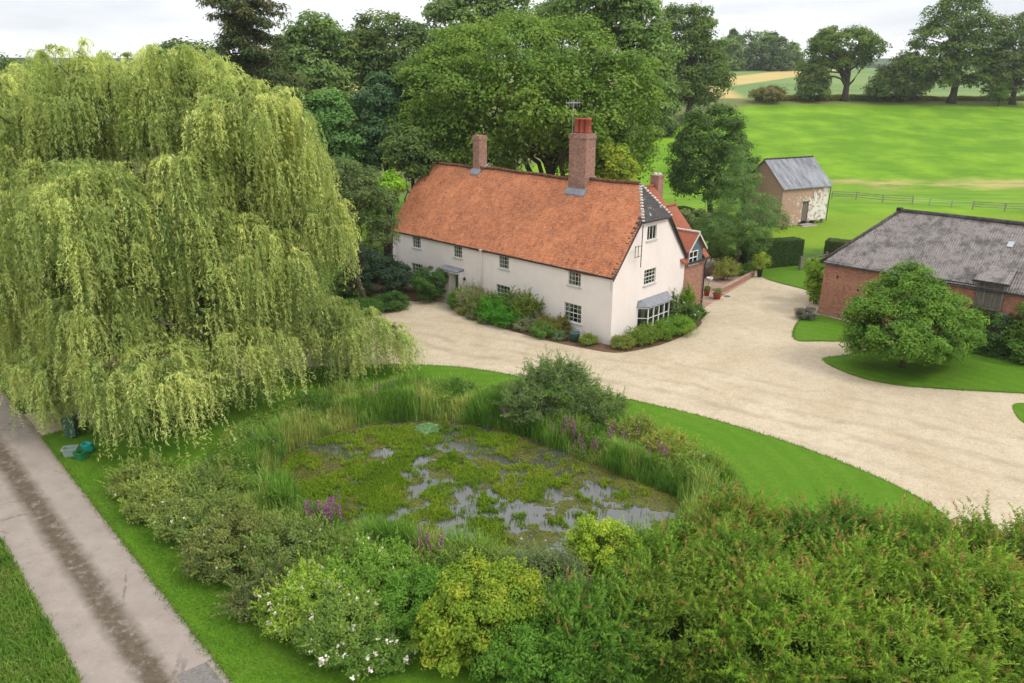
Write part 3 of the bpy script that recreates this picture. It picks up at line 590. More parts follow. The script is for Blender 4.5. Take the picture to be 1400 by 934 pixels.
m.add(lo_+[(x, y, z+.07) for x, y, z in lo_]+hi, [(3, 2, 1, 0), (0, 1, 5, 4), (1, 2, 6, 5), (2, 3, 7, 6), (4, 5, 9, 8), (5, 6, 10, 9), (6, 7, 11, 10), (8, 9, 10, 11)]); m.build('lead_roof', MAT['lead'], bay)
# brick wing behind
wing = thing('brick_wing', None, None); wing.parent = house
YA = 12.0; m = MB(); wgab = lambda u, v, d: (-d, u, v)
panel(m, wgab, [(W_+.005, -.3), (YA-.1, -.3), (YA-.1, 4.3), (W_+.005, 4.3)], [(9.40, 10.66, 4.10, 4.30)], .14)
m.poly((0, YA-.1, -.3), (-6.3, YA-.1, -.3), (-6.3, YA-.1, 4.3), (-3.12, YA-.1, 7.9), (0, YA-.1, 4.3))
m.poly((-6.3, YA-.1, -.3), (-6.3, 13.9, -.3), (-6.3, 13.9, 4.3), (-6.3, YA-.1, 4.3)); m.poly((-2.6, YA-.1, -.3), (-2.6, 13.9, -.3), (-2.6, 13.9, 4.8), (-2.6, YA-.1, 4.8)); m.poly((-2.6, 13.9, -.3), (-10.6, 13.9, -.3), (-10.6, 13.9, 4.8), (-6.6, 13.9, 8.9), (-2.6, 13.9, 4.8)); m.poly((-10.6, 13.9, -.3), (-10.6, W_, -.3), (-10.6, W_, 4.8), (-10.6, 13.9, 4.8))
m.build('wall', MAT['red_brick'], wing)
m = MB()
def slab(mb, pts, th=.12): mb.prism(pts, (0, 0, -th))
wz = lambda x: 4.47+(.29-x)*1.0704
for y0, y1, x0 in ((W_-.5, 9.15, .29), (9.15, 11.42, -.02), (11.42, YA+.06, .29)): slab(m, [(x0, y0, wz(x0)), (x0, y1, wz(x0)), (-3.12, y1, 8.12), (-3.12, y0-(2.7 if y0 < W_ else 0), 8.12)])
pass; slab(m, [(-3.12, W_-3.2, 8.12), (-3.12, YA+.06, 8.12), (-6.5, YA+.06, 4.5), (-6.5, W_-.5, 4.5)])
slab(m, [(-2.2, YA+.08, 4.5), (-2.2, 14.1, 4.5), (-6.6, 14.1, 9.1), (-6.6, YA-6, 9.1)]); slab(m, [(-6.6, YA-6, 9.1), (-6.6, 14.1, 9.1), (-11, 14.1, 4.5), (-11, W_-.5, 4.5)])
wr = m.build('roof', MAT['wing_tile'], wing)
m = MB(); m.tube([(-3.12, W_-1.5, 8.14), (-3.12, YA+.06, 8.14)], .13, 8); m.tube([(-6.6, W_-2.5, 9.12), (-6.6, 14.1, 9.12)], .13, 8); m.build('ridge_tiles', MAT['wing_tile'], wing, True)
m = MB(); m.tube([(.32, YA-.05, 4.35), (.16, YA-.16, 4.1), (.10, YA-.16, 3.8), (.10, YA-.16, 0)], .055, 8); m.box(.22, .38, W_+.1, YA+.05, 4.28, 4.38); m.build('black_downpipe', MAT['iron'], wing)
m = MB(); DY0, DY1, DYC = 9.22, 11.36, 10.30                                            # dormer
dface = lambda u, v, d: (.05-d, u, v)
panel(m, dface, [(DY0, 4.30), (DY1, 4.30), (DY1, 5.35), (DYC, 6.42), (DY0, 5.35)], [(9.40, 10.66, 4.30, 5.14)], .10)
m.poly((.05, DY0, 4.3), (.05, DY0, 5.35), (-1.2, DY0, 5.35), (-1.2, DY0, 4.3)); m.poly((.05, DY1, 4.3), (-1.2, DY1, 4.3), (-1.2, DY1, 5.35), (.05, DY1, 5.35)); m.build('dormer', MAT['grey_boards'], wing)
m = MB(); XR = (8.12-6.55)/(8.12-4.47)*3.41-3.12; 
for s, y1 in ((1, DY0-.22), (-1, DY1+.22)):
    zE = 5.22; xE = (8.12-zE)/(8.12-4.47)*3.41-3.12
    A = [(.28, y1, zE), (.28, DYC, 6.55), (XR-.2, DYC, 6.55), (xE-.2, y1, zE)]; m.prism(A if s < 0 else A[::-1], (0, 0, -.09))
m.build('dormer_roof', MAT['wing_tile'], wing)
m = MB()
for y1 in (DY0-.25, DY1+.25): m.prism([(.285, y1, 5.06), (.285, y1, 5.22), (.285, DYC, 6.56), (.285, DYC, 6.40)], (.03, 0, 0))
m.tube([(.3, DYC, 6.58), (XR-.2, DYC, 6.58)], .09, 8)
m.build('dormer_bargeboard', MAT['mortar_white'], wing)
def flat_window(parent, to3, a, b, c, d, cols, frame):
    return window(parent, to3, a, b, c, d, cols=cols, rows=2, frame=frame, sill=True, sash=False, bars=.07, depth=.02, curtain=False, name='dormer_window')
flat_window(wing, lambda u, v, d: (.06-d, u, v), 9.40, 10.66, 4.12, 5.14, 2, 'white_paint')
m = MB(); m.box(-7.0, -6.2, 14.12, 14.95, 0, 9.8); m.box(-7.05, -6.15, 14.10, 15.0, 9.8, 9.95); m.build('wing_chimney', MAT['chimney_brick'], wing); m = MB()
for x in (-6.8, -6.4): m.lathe([(.16, 0), (.15, .1), (.1, .17), (.04, .2)], (x, 14.55, 9.94), 10)
m.build('chimney_cap', MAT['mortar_white'], wing)
# aerials stand on the house: things of their own
def hpt(x, y, z): q = HW(x, y); return (q[0], q[1], z)
def aerial(label, base, h, boom, els, name='television_aerial', rz=0.):
    a = thing(name, label, 'aerial', base); m = MB(); m.tube([(0, 0, 0), (0, 0, h)], .028, 6); m.build('mast', MAT['aluminium'], a)
    m = MB(); c, s = math.cos(rz), math.sin(rz); m.tube([(-boom/2*c, -boom/2*s, h-.15), (boom/2*c, boom/2*s, h-.15)], .018, 5)
    for k in range(els):
        u = -boom/2+boom*k/(els-1); l = .22+.02*k; m.tube([(u*c-l*s*.0, u*s, h-.15-l), (u*c, u*s, h-.15+l)], .012, 4); m.tube([(u*c+l*s, u*s-l*c, h-.15), (u*c-l*s, u*s+l*c, h-.15)], .012, 4)
    m.build('antenna', MAT['aluminium'], a); return a
aerial('tall thin television aerial beside the pots of the main chimney', hpt(-7.5, 4.3, 10.0), 6.0, 1.1, 6, rz=.4)
a = thing('wall_aerial', 'grey box aerial on a mast fixed to the gable edge', 'aerial', hpt(.35, 2.6, 5.2), -HA)
m = MB(); m.tube([(0, 0, 0), (0, 0, 2.9)], .03, 6); m.build('mast', MAT['iron'], a); m = MB()
for z in (.8, 1.5):
    m.tube([(0, -.75, z), (0, .05, z)], .022, 5); 
for y in (-.75, -.38, 0): m.tube([(0, y, .72), (0, y, 1.58)], .022, 5)
m.build('antenna', MAT['iron'], a)
# ------------------------------------------------------------------ the big brick barn
t = NT('asbestos'); o = t.obj(); u = t.uv(); n1 = t.noise(o, 1.3, 7, .75); n2 = t.noise(o, .35, 4, .6); n3 = t.noise(t.sc(u, 3, .25, 1), 1.2, 4)
c = t.mix(t.step(n3, .35, .65), (.205, .180, .168), (.305, .275, .255)); n4 = t.noise(o, 3.2, 7, .8)
c = t.mix(t.math('MULTIPLY', t.step(t.math('ADD', n1, t.math('MULTIPLY', n2, .35)), .64, .80), .75), c, (.055, .05, .048)); c = t.mix(t.math('MULTIPLY', t.step(n4, .52, .62), .6), c, (.07, .063, .06))
c = t.mix(t.math('MULTIPLY', t.step(t.noise(o, 4., 6, .75), .60, .70), .6), c, (.45, .44, .41))
uvs = t.n('ShaderNodeSeparateXYZ', {0: u}); lap = t.math('LESS_THAN', t.math('FRACT', t.math('DIVIDE', uvs.outputs[1], 1.6)), .025)
sh = t.math('LESS_THAN', t.math('FRACT', t.math('DIVIDE', uvs.outputs[0], 1.02)), .035)
c = t.mix(t.math('MULTIPLY', t.math('MAXIMUM', lap, sh), .5), c, (.09, .08, .08)); MAT['asbestos'] = t.done(c, .9, .15, t.bump(n1, .5, .03))
BA = rad(-45.6); barn = thing('brick_barn', 'long red brick barn with grey corrugated hipped roof and boarded loft door', 'barn', (24.24, 55.01, 0), BA)
BL, BD, BE, BR, HIP = 24., 8.6, 4.35, 7.95, 3.35
bf = lambda u, v, d: (u, d, v); m = MB()
bdoor = (10.45, 11.95, 2.95, 4.36)
panel(m, bf, [(0, -.4), (BL, -.4), (BL, BE), (0, BE)], [(4.15, 5.0, 1.7, 2.6), (bdoor[0], bdoor[1], bdoor[2], BE)]+[(x, x+.14, z, z+.22) for x, z in ((1.0, 3.05), (2.65, 2.35))], .22)
m.poly((0, BD, -.4), (0, 0, -.4), (0, 0, BE), (0, BD, BE)); m.poly((BL, 0, -.4), (BL, BD, -.4), (BL, BD, BE), (BL, 0, BE)); m.poly((BL, BD, -.4), (0, BD, -.4), (0, BD, BE), (BL, BD, BE))
bw = m.build('wall', MAT['old_brick'], barn)
m = MB(); m.box(-.06, BL, -.06, 0-.003, -.3, .35); m.build('plinth', MAT['chimney_brick'], barn)
m = MB(); m.box(4.2, 4.95, .16, .2, 1.7, 2.6); m.box(4.1, 5.05, -.03, .1, 2.6, 2.72); m.build('shutter', MAT['weathered_boards'], barn)
m = MB(); rise = (BR-BE)/(BD/2); amp = .03; pit = .155; x = -.25; xs = np.arange(-.25, BL+.3, pit/6)
def corr(mb, xs, y0, zf, tmaxf, rows, T, flip=False):
    V = []; n = len(xs)
    for j in range(rows+1):
        for x in xs:
            s = y0+(min(tmaxf(x), T)-y0)*j/rows; V.append((x, s, zf(s)+amp*math.cos(2*math.pi*x/pit)+.04*math.sin(x*.6+s)))
    Fq = [(j*n+i, j*n+i+1, (j+1)*n+i+1, (j+1)*n+i) for j in range(rows) for i in range(n-1)]
    mb.add(V, Fq)
corr(m, xs, -.32, lambda s: BE+.06+s*rise, lambda x: max(-.30, (x+.25)/(HIP+.25)*(BD/2+.32)-.32), 8, BD/2)
brf = m.build('roof', MAT['asbestos'], barn)
m = MB(); m.poly((-.25, BD+.3, BE-.1), (-.25, -.32, BE-.2), (HIP, BD/2, BR+.04)); m.poly((BL+.2, BD+.3, BE-.1), (-.25, BD+.3, BE-.1), (HIP, BD/2, BR+.04), (BL+.2, BD/2, BR+.04)); m.build('far_slopes', MAT['asbestos'], brf)
m = MB(); zr_ = BR+.11; m.tube([(HIP-.05, BD/2, zr_), (BL+.2, BD/2, zr_)], .15, 8); m.tube([(-.27, -.34, BE-.13), (HIP, BD/2, zr_-.02)], .12, 8); m.tube([(-.27, BD+.3, BE-.1), (HIP, BD/2, zr_-.02)], .12, 8); m.box(HIP-.25, HIP+.15, BD/2-.2, BD/2+.2, BR-.05, BR+.32, .05)
simple('lichen_ridge', (.085, .075, .068), .95, .1, .6, 3); m.build('ridge_capping', MAT['lichen_ridge'], brf, True)
m = MB(); m.box(-.2, BL, -.30, -.24, BE-.27, BE-.12); m.box(-.02, 10.3, -.12, 0, BE-.1, BE); m.build('eaves_board', MAT['iron'], barn)
m = MB(); N = 9                                       # loft door under its own sheet of roof
for k in range(N):
    a = bdoor[0]+.08+(bdoor[1]-bdoor[0]-.16)*k/N; b = bdoor[0]+.08+(bdoor[1]-bdoor[0]-.16)*(k+1)/N-.012; m.box(a, b, -.10-.008*(k % 3), -.04, bdoor[2], 4.55)
ld = m.build('loft_door', MAT['weathered_boards'], barn); m = MB(); m.box(bdoor[0]-.08, bdoor[0]+.07, -.18, .1, bdoor[2]-.1, 4.6); m.box(bdoor[1]-.07, bdoor[1]+.08, -.18, .1, bdoor[2]-.1, 4.6); m.box(bdoor[0]-.08, bdoor[1]+.08, -.14, .1, bdoor[2]-.16, bdoor[2]-.02); m.build('frame', MAT['weathered_boards'], ld)
m = MB(); m.poly((bdoor[0]-.08, -.1, 4.1), (bdoor[0]-.08, -.1, 4.75), (bdoor[0]-.08, 2.2, 5.75), (bdoor[0]-.08, 1.2, BE+1.1)); m.poly((bdoor[1]+.08, -.1, 4.1), (bdoor[1]+.08, 1.2, BE+1.1), (bdoor[1]+.08, 2.2, 5.75), (bdoor[1]+.08, -.1, 4.75)); m.build('dormer_cheek', MAT['weathered_boards'], barn)
m = MB(); xs2 = np.arange(10.22, 12.22, pit/6); corr(m, xs2, -.62, lambda s: 4.80+(s+.62)*.36, lambda x: 2.55, 4, 2.55); m.build('dormer_roof', MAT['asbestos'], barn)
m = MB(); m.box(10.15, 12.3, -.66, -.60, 4.66, 4.80); m.build('dormer_fascia', MAT['iron'], barn)
m = MB(); m.prism([(11.0, 2.6, BE+.14+2.6*rise), (11.35, 2.6, BE+.14+2.6*rise), (11.35, 2.95, BE+.14+2.95*rise), (11.0, 2.95, BE+.14+2.95*rise)], (0, 0, .03)); m.build('roof_light', MAT['lead_pale'], brf)
m = MB(); m.box(12.0, 12.5, -.35, 0, 2.1, 2.75, .03); m.tube([(12.2, -.2, 2.1), (12.2, -.2, .2)], .05, 6); m.build('rainwater_hopper', MAT['lead'], barn)
# ------------------------------------------------------------------ the small granary on staddle stones
t = NT('flaking_limewash'); o = t.obj(); u = t.uv()
br = t.n('ShaderNodeTexBrick', {'Vector': u, 'Color1': (.42, .225, .165), 'Color2': (.33, .165, .12), 'Mortar': (.42, .33, .27), 'Scale': 1., 'Mortar Size': .012, 'Brick Width': .225, 'Row Height': .075})
ox = t.n('ShaderNodeSeparateXYZ', {0: o}); n1 = t.noise(o, .8, 7, .72, .6); n2 = t.noise(o, 4, 6, .75)
n5 = t.noise(o, 1.9, 8, .8); f_ = t.math('ADD', t.math('ADD', t.math('MULTIPLY', n1, .8), t.math('MULTIPLY', t.math('SUBTRACT', n5, .5), 1.7)), t.math('MULTIPLY', t.math('SUBTRACT', ox.outputs[0], 3.2), .045)); f_ = t.math('SUBTRACT', f_, t.math('MULTIPLY', t.step(ox.outputs[2], 3.2, 4.6), .16)); f_ = t.math('ADD', f_, .08)
c = t.mix(t.step(n2, .4, .7), br.outputs['Color'], (.50, .31, .23)); c = t.mix(t.step(f_, .53, .62), c, (.72, .69, .645))
MAT['flaking_limewash'] = t.done(c, .9, .15, t.bump(t.step(f_, .54, .60), .4, .02))
GA = rad(27.0); gy0 = 0.0; gran = thing('brick_granary', 'small brick granary with flaking white limewash and slate roof, raised on stones', 'outbuilding', (33.96, 91.99, gz(36, 94)), GA)
GLn, GD, GE, GR = 8.3, 7.0, 4.95, 8.05
m = MB(); gf = lambda u, v, d: (u, d, v); gdoor = (3.75, 4.85, .45, 2.95)
panel(m, gf, [(0, .05), (3.3, .05), (3.3, GE), (0, GE)], [], .15); panel(m, gf, [(3.3, .5), (GLn, .5), (GLn, GE), (3.3, GE)], [(gdoor[0], gdoor[1], .5, gdoor[3]), (5.35, 5.5, 3.35, 4.25), (2.35, 2.5, 3.2, 4.1)][:2], .18)
m.poly((0, GD, .05), (0, 0, .05), (0, 0, GE), (0, GD/2, GR), (0, GD, GE)); m.poly((GLn, 0, .5), (GLn, GD, .5), (GLn, GD, GE), (GLn, GD/2, GR), (GLn, 0, GE)); m.poly((GLn, GD, .05), (0, GD, .05), (0, GD, GE), (GLn, GD, GE)); m.poly((0, 0, .5), (GLn, 0, .5), (GLn, GD, .5), (0, GD, .5))
m.box(2.35, 2.48, -.02, .02, 3.2, 4.1)
m.build('wall', MAT['flaking_limewash'], gran)
m = MB()
for s in (0, 1):
    q = [(-.25, -.3, GE-.2), (GLn+.25, -.3, GE-.2), (GLn+.25, GD/2, GR+.06), (-.25, GD/2, GR+.06)] if s == 0 else [(GLn+.25, GD+.3, GE-.2), (-.25, GD+.3, GE-.2), (-.25, GD/2, GR+.06), (GLn+.25, GD/2, GR+.06)]
    m.prism(q, (0, 0, .09))
gr_ = m.build('roof', MAT['slate'], gran); m = MB()
for k in range(26): x0 = -.22+(GLn+.46)*k/26; m.box(x0, x0+.27, GD/2-.13, GD/2+.13, GR+.10, GR+.22+.05*(k % 2), .03)
m.build('ridge_tiles', MAT['verge_dark'], gr_)
m = MB()
for k in range(5): m.box(gdoor[0]+.02+k*.214, gdoor[0]+.02+k*.214+.2, .10-.01*(k % 2), .15, .5, gdoor[3])
d_ = m.build('door', MAT['weathered_boards'], gran); m = MB(); m.box(gdoor[0]-.12, gdoor[1]+.12, -.04, .1, gdoor[3], gdoor[3]+.14); m.build('lintel', MAT['weathered_boards'], d_)
for x, y in ((3.6, .35), (5.2, .35), (6.7, .35), (8.05, .35), (8.05, 2.4), (8.05, 4.6), (8.05, 6.6)):
    m = MB(); m.lathe([(.26, -.3), (.19, .25), (.18, .30), (.38, .33), (.34, .43), (.1, .495)], (x, y, 0), 12); m.build('staddle_stone', MAT['stone'], gran, True)
m = MB(); m.box(3.3, 5.2, -.75, -.08, -.1, .22, .04); m.box(2.9, 5.6, -1.35, -.77, -.1, .1, .04); m.build('doorstep', MAT['stone'], gran)
m = MB(); m.tube([(GLn+.05, -.12, GE-.25), (GLn+.05, -.08, .2)], .05, 6); m.build('downpipe', MAT['iron'], gran)
# ------------------------------------------------------------------ vegetation
def unit(rng, n):
    v = rng.normal(size=(n, 3)); return v/np.linalg.norm(v, axis=1, keepdims=True)
def nrm(v): return v/(np.linalg.norm(v, axis=-1, keepdims=True)+1e-9)
def leaf_quads(rng, P, N, size, asp, T=None, fold=.12):
    n = len(P); N = nrm(N)
    if T is None: T = unit(rng, n)
    T = nrm(T-N*(T*N).sum(1, keepdims=True)); B = np.cross(N, T); s = (size*rng.uniform(.65, 1.35, n))[:, None]
    return np.stack([P-T*s*.5, P+B*s*asp*.5-T*s*.08+N*s*fold, P+T*s*.5, P-B*s*asp*.5-T*s*.08+N*s*fold], 1)
def pal_cols(rng, pal, idx_clump, ncl, jit=.22):
    pal = np.array(pal); t = rng.uniform(0, len(pal)-1.001, ncl); k = t.astype(int); f = (t-k)[:, None]
    base = pal[k]*(1-f)+pal[k+1]*f
    c = base[idx_clump]*(1+rng.uniform(-jit, jit, len(idx_clump)))[:, None]
    c[:, 0] *= 1+rng.uniform(-.12, .18, len(c)); return c
def clumps(rng, lobes, cr, dens=1., low=-.75, inner=.3):
    out = []
    for li, (c, R) in enumerate(lobes):
        c = np.array(c); R = np.array(R); a = 4*math.pi*(((R[0]*R[1])**1.6+(R[0]*R[2])**1.6+(R[1]*R[2])**1.6)/3)**(1/1.6)
        n = max(3, int(dens*a/(cr*cr*2.2))); d = unit(rng, int(n*1.5)); d = d[d[:, 2] > low][:n]; p = c+d*R*rng.uniform(.78, 1.04, (len(d), 1))
        if inner: d2 = unit(rng, int(n*inner)+1); p = np.vstack([p, c+d2*R*rng.uniform(.3, .75, (len(d2), 1))]); d = np.vstack([d, d2])
        keep = np.ones(len(p), bool)
        for lj, (c2, R2) in enumerate(lobes):
            if lj != li: keep &= (((p-np.array(c2))/(np.array(R2)*.72))**2).sum(1) > 1
        out.append(np.hstack([p[keep], d[keep]]))
    return np.vstack(out)
def crown_mesh(name, rng, lobes, cr, nleaf, ls, asp, pal, parent, flat=.75, up=.45, droop=0., dens=1., low=-.75, inner=.3, jit=.22, tips=None, mat=None, minz=None):
    cl = clumps(rng, lobes, cr, dens, low, inner); nc = len(cl); idx = rng.randint(0, nc, nleaf); r = cr*rng.uniform(.6, 1.35, nc)
    u = unit(rng, nleaf); u[:, 2] = np.where(rng.rand(nleaf) < .6, np.abs(u[:, 2]), u[:, 2])
    rr = (r[idx]*rng.uniform(.15, 1, nleaf)**.45)[:, None]
    P = cl[idx, :3]+u*rr*np.array([1, 1, flat]); stray = rng.rand(nleaf) < .06; P[stray] += u[stray]*r[idx[stray], None]*rng.uniform(.1, .5, (stray.sum(), 1))
    if minz is not None: P[:, 2] = np.maximum(P[:, 2], minz+rng.uniform(0, .15, nleaf))
    N = u*.6+np.array([0, 0, up])+unit(rng, nleaf)*.55+cl[idx, 3:]*.25
    T = unit(rng, nleaf); T[:, 2] -= droop
    C = pal_cols(rng, pal, idx, nc, jit)
    if tips is not None:
        tc_, frac = tips; top = (u[:, 2] > .25) & (rr[:, 0] > r[idx]*.8) & (np.isin(idx, rng.choice(nc, int(nc*frac)))) & (rng.rand(nleaf) < .55)
        C[top] = np.array(tc_)*(1+rng.uniform(-.3, .3, (top.sum(), 1)))
    return quads_mesh(name, leaf_quads(rng, P, N, ls, asp, T), C, mat or LEAF, parent), cl
def wiggle(rng, a, b, n=6, amt=.08, sag=0.):
    a, b = np.array(a, float), np.array(b, float); L = np.linalg.norm(b-a); P = [a+(b-a)*t for t in np.linspace(0, 1, n)]
    for i in range(1, n-1): P[i] = P[i]+rng.normal(size=3)*L*amt*.4+np.array([0, 0, sag*L*math.sin(math.pi*i/(n-1))])
    return P
def trunk_mesh(rng, base, top, r0, cl, nlimb, parent, mat, name='trunk', n=9, lr=.34, start=.35):
    m = MB(); P = wiggle(rng, base, top, 7, .04); R = np.linspace(r0, r0*.4, 7); R[0] *= 1.35; m.tube(P, R, n)
    if nlimb and len(cl):
        for k in rng.choice(len(cl), min(nlimb, len(cl)), False):
            e = cl[k, :3]; s = rng.uniform(start, 1.); i = s*6; q = P[int(min(5, i))]+(P[int(min(5, i))+1]-P[int(min(5, i))])*(i-int(min(5, i)))
            if e[2] < q[2]-1.2: q = P[2]
            m.tube(wiggle(rng, q, e, 6, .12, .06), np.linspace(r0*lr, r0*.06, 6), 6, False)
    return m.build(name, mat, parent, True)
def ptree(name, label, cat, y, base_px, lobes_px, cr, nleaf, ls, pal, tr=.4, seed=0, group=None, nlimb=10, asp=.62, barkm=None, cname='crown', base=None, ttop=None, start=.35, **kw):
    """lobes_px: (px, py, half width px, half height px, depth offset m, depth radius m or 0 for the width)"""
    rng = rs(seed); bx = PY(base_px[0], base_px[1], y); B = np.array([bx[0], y, gz(bx[0], y)]) if base is None else np.array(base)
    o = thing(name, label, cat, B, 0, group); lobes = []
    for px, py, rx, rz_, dy, ry in lobes_px:
        c = PY(px, py, y+dy); s = mpp(c); lobes.append((c-B, np.array([rx*s, ry or rx*s, rz_*s/math.cos(PITCH*.6)])))
    cm, cl = crown_mesh(cname, rng, lobes, cr, nleaf, ls, asp, pal, o, minz=0., **kw)
    cen = np.mean([l[0] for l in lobes], 0); top = (cen[0]*.6, cen[1]*.6, max(cen[2]*1.05, .5)) if ttop is None else ttop
    if tr: trunk_mesh(rng, (0, 0, -.3), top, tr, cl, nlimb, o, barkm or BARK, 'trunk' if cat == 'tree' else 'stems', start=start)
    return o
D_OAK = [(0.0415, 0.0791, 0.0166), (0.0603, 0.1087, 0.0214), (0.0849, 0.1401, 0.0261)]
D_DARK = [(0.0391, 0.0758, 0.0231), (0.0614, 0.1069, 0.029), (0.0892, 0.1336, 0.0348)]
D_MID = [(0.0462, 0.104, 0.018), (0.067, 0.1363, 0.022), (0.0924, 0.1675, 0.028)]
D_BRIGHT = [(.060, .14, .018), (.085, .18, .024), (.11, .21, .035)]
D_BLUE = [(0.0601, 0.1118, 0.0352), (0.0858, 0.1474, 0.0436), (0.1115, 0.1786, 0.0519)]
D_FAR = [(0.0368, 0.0726, 0.0288), (0.0499, 0.0898, 0.036), (0.0656, 0.1122, 0.0408)]
D_LIME = [(.10, .17, .02), (.14, .21, .025), (.19, .25, .03)]
# --- background trees, back to front
cops = [(1000, 82, 15, 26), (1019, 74, 16, 32), (1042, 73, 18, 30), (1062, 78, 14, 26), (1082, 80, 12, 24), (1004, 55, 8, 12), (985, 78, 12, 26), (1052, 60, 10, 14)]
cl_lab = ['leftmost tree of the distant copse on the hilltop', 'broad tree in the left half of the distant hilltop copse', 'tall rounded tree in the middle of the distant hilltop copse', 'rounded tree right of the middle of the distant copse', 'small tree at the right end of the distant hilltop copse', 'wispy tree poking above the left side of the distant copse', 'dark tree half hidden by the big oak beside the distant copse', 'tree top rising behind the middle of the distant copse']
for i, (px, py, rx, rz_) in enumerate(cops):
    ptree('hilltop_tree', cl_lab[i], 'tree', 372+6*(i % 3)+(10 if i > 4 else 0), (px, py+rz_), [(px, py, rx, rz_*.9, 0, 0), (px-rx*.4, py+rz_*.4, rx*.8, rz_*.6, -2, 0), (px+rx*.4, py+rz_*.35, rx*.75, rz_*.6, 0, 0)], 2.0, 5200, 1.0, D_FAR if i % 2 else D_BLUE, .5, 100+i, 'distant copse on the hill', 4)
for i, (px, py, rx, rz_, lb) in enumerate([(1180, 92, 26, 3, 'faint strip hedge on the far slope right of the oak'), (1092, 95, 10, 6, 'small dark bush on the slope left of the lone oak')]):
    pass
# hedgerow line along the top of the pasture
rng = rs(5)
hx0, hx1 = PY(1035, 138, 213)[0], PY(1430, 138, 213)[0]; n = 26000
P = np.stack([rng.uniform(hx0, hx1, n), 213+rng.normal(size=n)*.7, np.zeros(n)], 1); hh = .7+.9*vnoise(P[:, 0]/5, P[:, 0]*0+3.3, 9); P[:, 2] = ground_z(P[:, 0], P[:, 1])+rng.uniform(0, 1, n)*hh
hc = np.array([(.045, .07, .02)])*(1+.8*vnoise(P[:, 0]/3, P[:, 2], 4)[:, None])*np.where(vnoise(P[:, 0]/6, P[:, 0]*0, 8)[:, None] > .55, np.array([[1.9, 1.3, 1.1]]), 1.)
o = quads_mesh('field_hedge', leaf_quads(rng, P, unit(rng, n)+np.array([0, -.3, .5]), .45, .5), hc, LEAF); tag(o, 'long low hedge along the top edge of the bright pasture', 'hedge')
ptree('field_oak', 'lone oak with an open spreading crown on the field hedge', 'tree', 212, (1154, 135), [(1154, 60, 40, 18, 0, 0), (1130, 70, 24, 18, 1, 0), (1180, 66, 26, 17, -1, 0), (1152, 48, 26, 12, 0, 0), (1112, 92, 18, 12, 0, 0), (1168, 84, 18, 12, 2, 0), (1196, 66, 16, 12, 0, 0), (1140, 86, 20, 9, -1, 0)], 1.7, 17000, .62, D_OAK, .95, 11, nlimb=22, inner=.15, dens=.75, ttop=(.3, 0, 11), start=.3)
ptree('hedge_tree', 'dark bushy tree on the hedge just left of the lone oak', 'tree', 211, (1112, 137), [(1112, 112, 17, 20, 0, 0), (1105, 124, 12, 12, -1, 0), (1120, 126, 15, 10, -1, 0)], 1.6, 7000, .6, D_DARK, .4, 12, nlimb=4)
ptree('hedge_tree', 'conical dark tree between the lone oak and the tall right-hand oak', 'tree', 210, (1222, 138), [(1224, 112, 26, 24, 0, 0), (1240, 96, 22, 20, 1, 0), (1208, 122, 20, 14, -1, 0), (1250, 118, 20, 18, 0, 0)], 1.8, 13000, .6, D_DARK, .5, 13, nlimb=6)
ptree('field_oak', 'tallest oak on the hedge, cut by the top of the photo', 'tree', 208, (1300, 138), [(1312, 30, 42, 34, 0, 0), (1290, 60, 40, 30, -1, 0), (1330, 62, 36, 28, 0, 0), (1270, 88, 34, 26, -2, 0), (1306, 100, 38, 26, -1, 0), (1318, -6, 26, 22, 0, 0), (1345, 100, 26, 24, 0, 0), (1290, 16, 20, 18, 0, 0)], 2.0, 26000, .65, D_OAK, 1.0, 14, nlimb=22, dens=.85, inner=.2, ttop=(1, 0, 20))
ptree('field_oak', 'dark oak at the right edge beside the tallest oak', 'tree', 206, (1385, 138), [(1385, 45, 26, 24, 0, 0), (1374, 84, 28, 30, 0, 0), (1408, 70, 30, 36, 0, 0), (1394, 110, 34, 24, -1, 0), (1366, 114, 20, 20, -1, 0)], 1.9, 16000, .65, D_DARK, .8, 15, nlimb=14, inner=.2)
ptree('hedge_bush', 'small pale round bush in front of the right-hand oaks', 'bush', 203, (1366, 139), [(1366, 125, 11, 13, 0, 0)], 1.0, 2500, .5, D_MID, .15, 16, nlimb=3)
ptree('hedge_bush', 'brownish scrubby bush at the left end of the field hedge', 'bush', 209, (1047, 138), [(1048, 130, 22, 9, 0, 0), (1060, 126, 12, 7, 0, 0)], 1.1, 4000, .5, [(.06, .075, .025), (.09, .10, .035), (.12, .11, .05)], .15, 17, nlimb=3)
# woods behind the house
ptree('oak_tree', 'dark oak at the right end of the wood beside the stubble field', 'tree', 182, (945, 150), [(940, 48, 36, 34, 0, 0), (925, 85, 34, 34, -1, 0), (958, 95, 32, 26, 0, 0), (930, 120, 34, 24, -2, 0), (968, 70, 22, 20, 0, 0), (918, 30, 22, 18, 0, 0), (985, 112, 14, 10, 1, 0)], 1.9, 30000, .62, D_OAK, .9, 20, nlimb=12)
ptree('bush', 'dark bush at the foot of the oak beside the stubble field', 'bush', 186, (955, 152), [(950, 136, 24, 13, 0, 0), (972, 132, 14, 10, 2, 0)], .9, 5000, .4, D_DARK, .15, 21, nlimb=3)
ptree('poplar_tree', 'tall pale green poplar rising behind the great walnut', 'tree', 98, (850, 190), [(810, -10, 60, 36, 0, 0), (860, 40, 46, 44, 0, 0), (885, 90, 36, 50, 0, 0), (780, 20, 50, 34, 1, 0), (850, -20, 40, 30, 2, 0), (895, 150, 26, 40, 0, 0), (900, 60, 24, 26, -1, 0)], 1.5, 50000, .42, [(0.069, 0.126, 0.0374), (0.092, 0.162, 0.0495), (0.1207, 0.198, 0.0605)], .7, 22, nlimb=12)
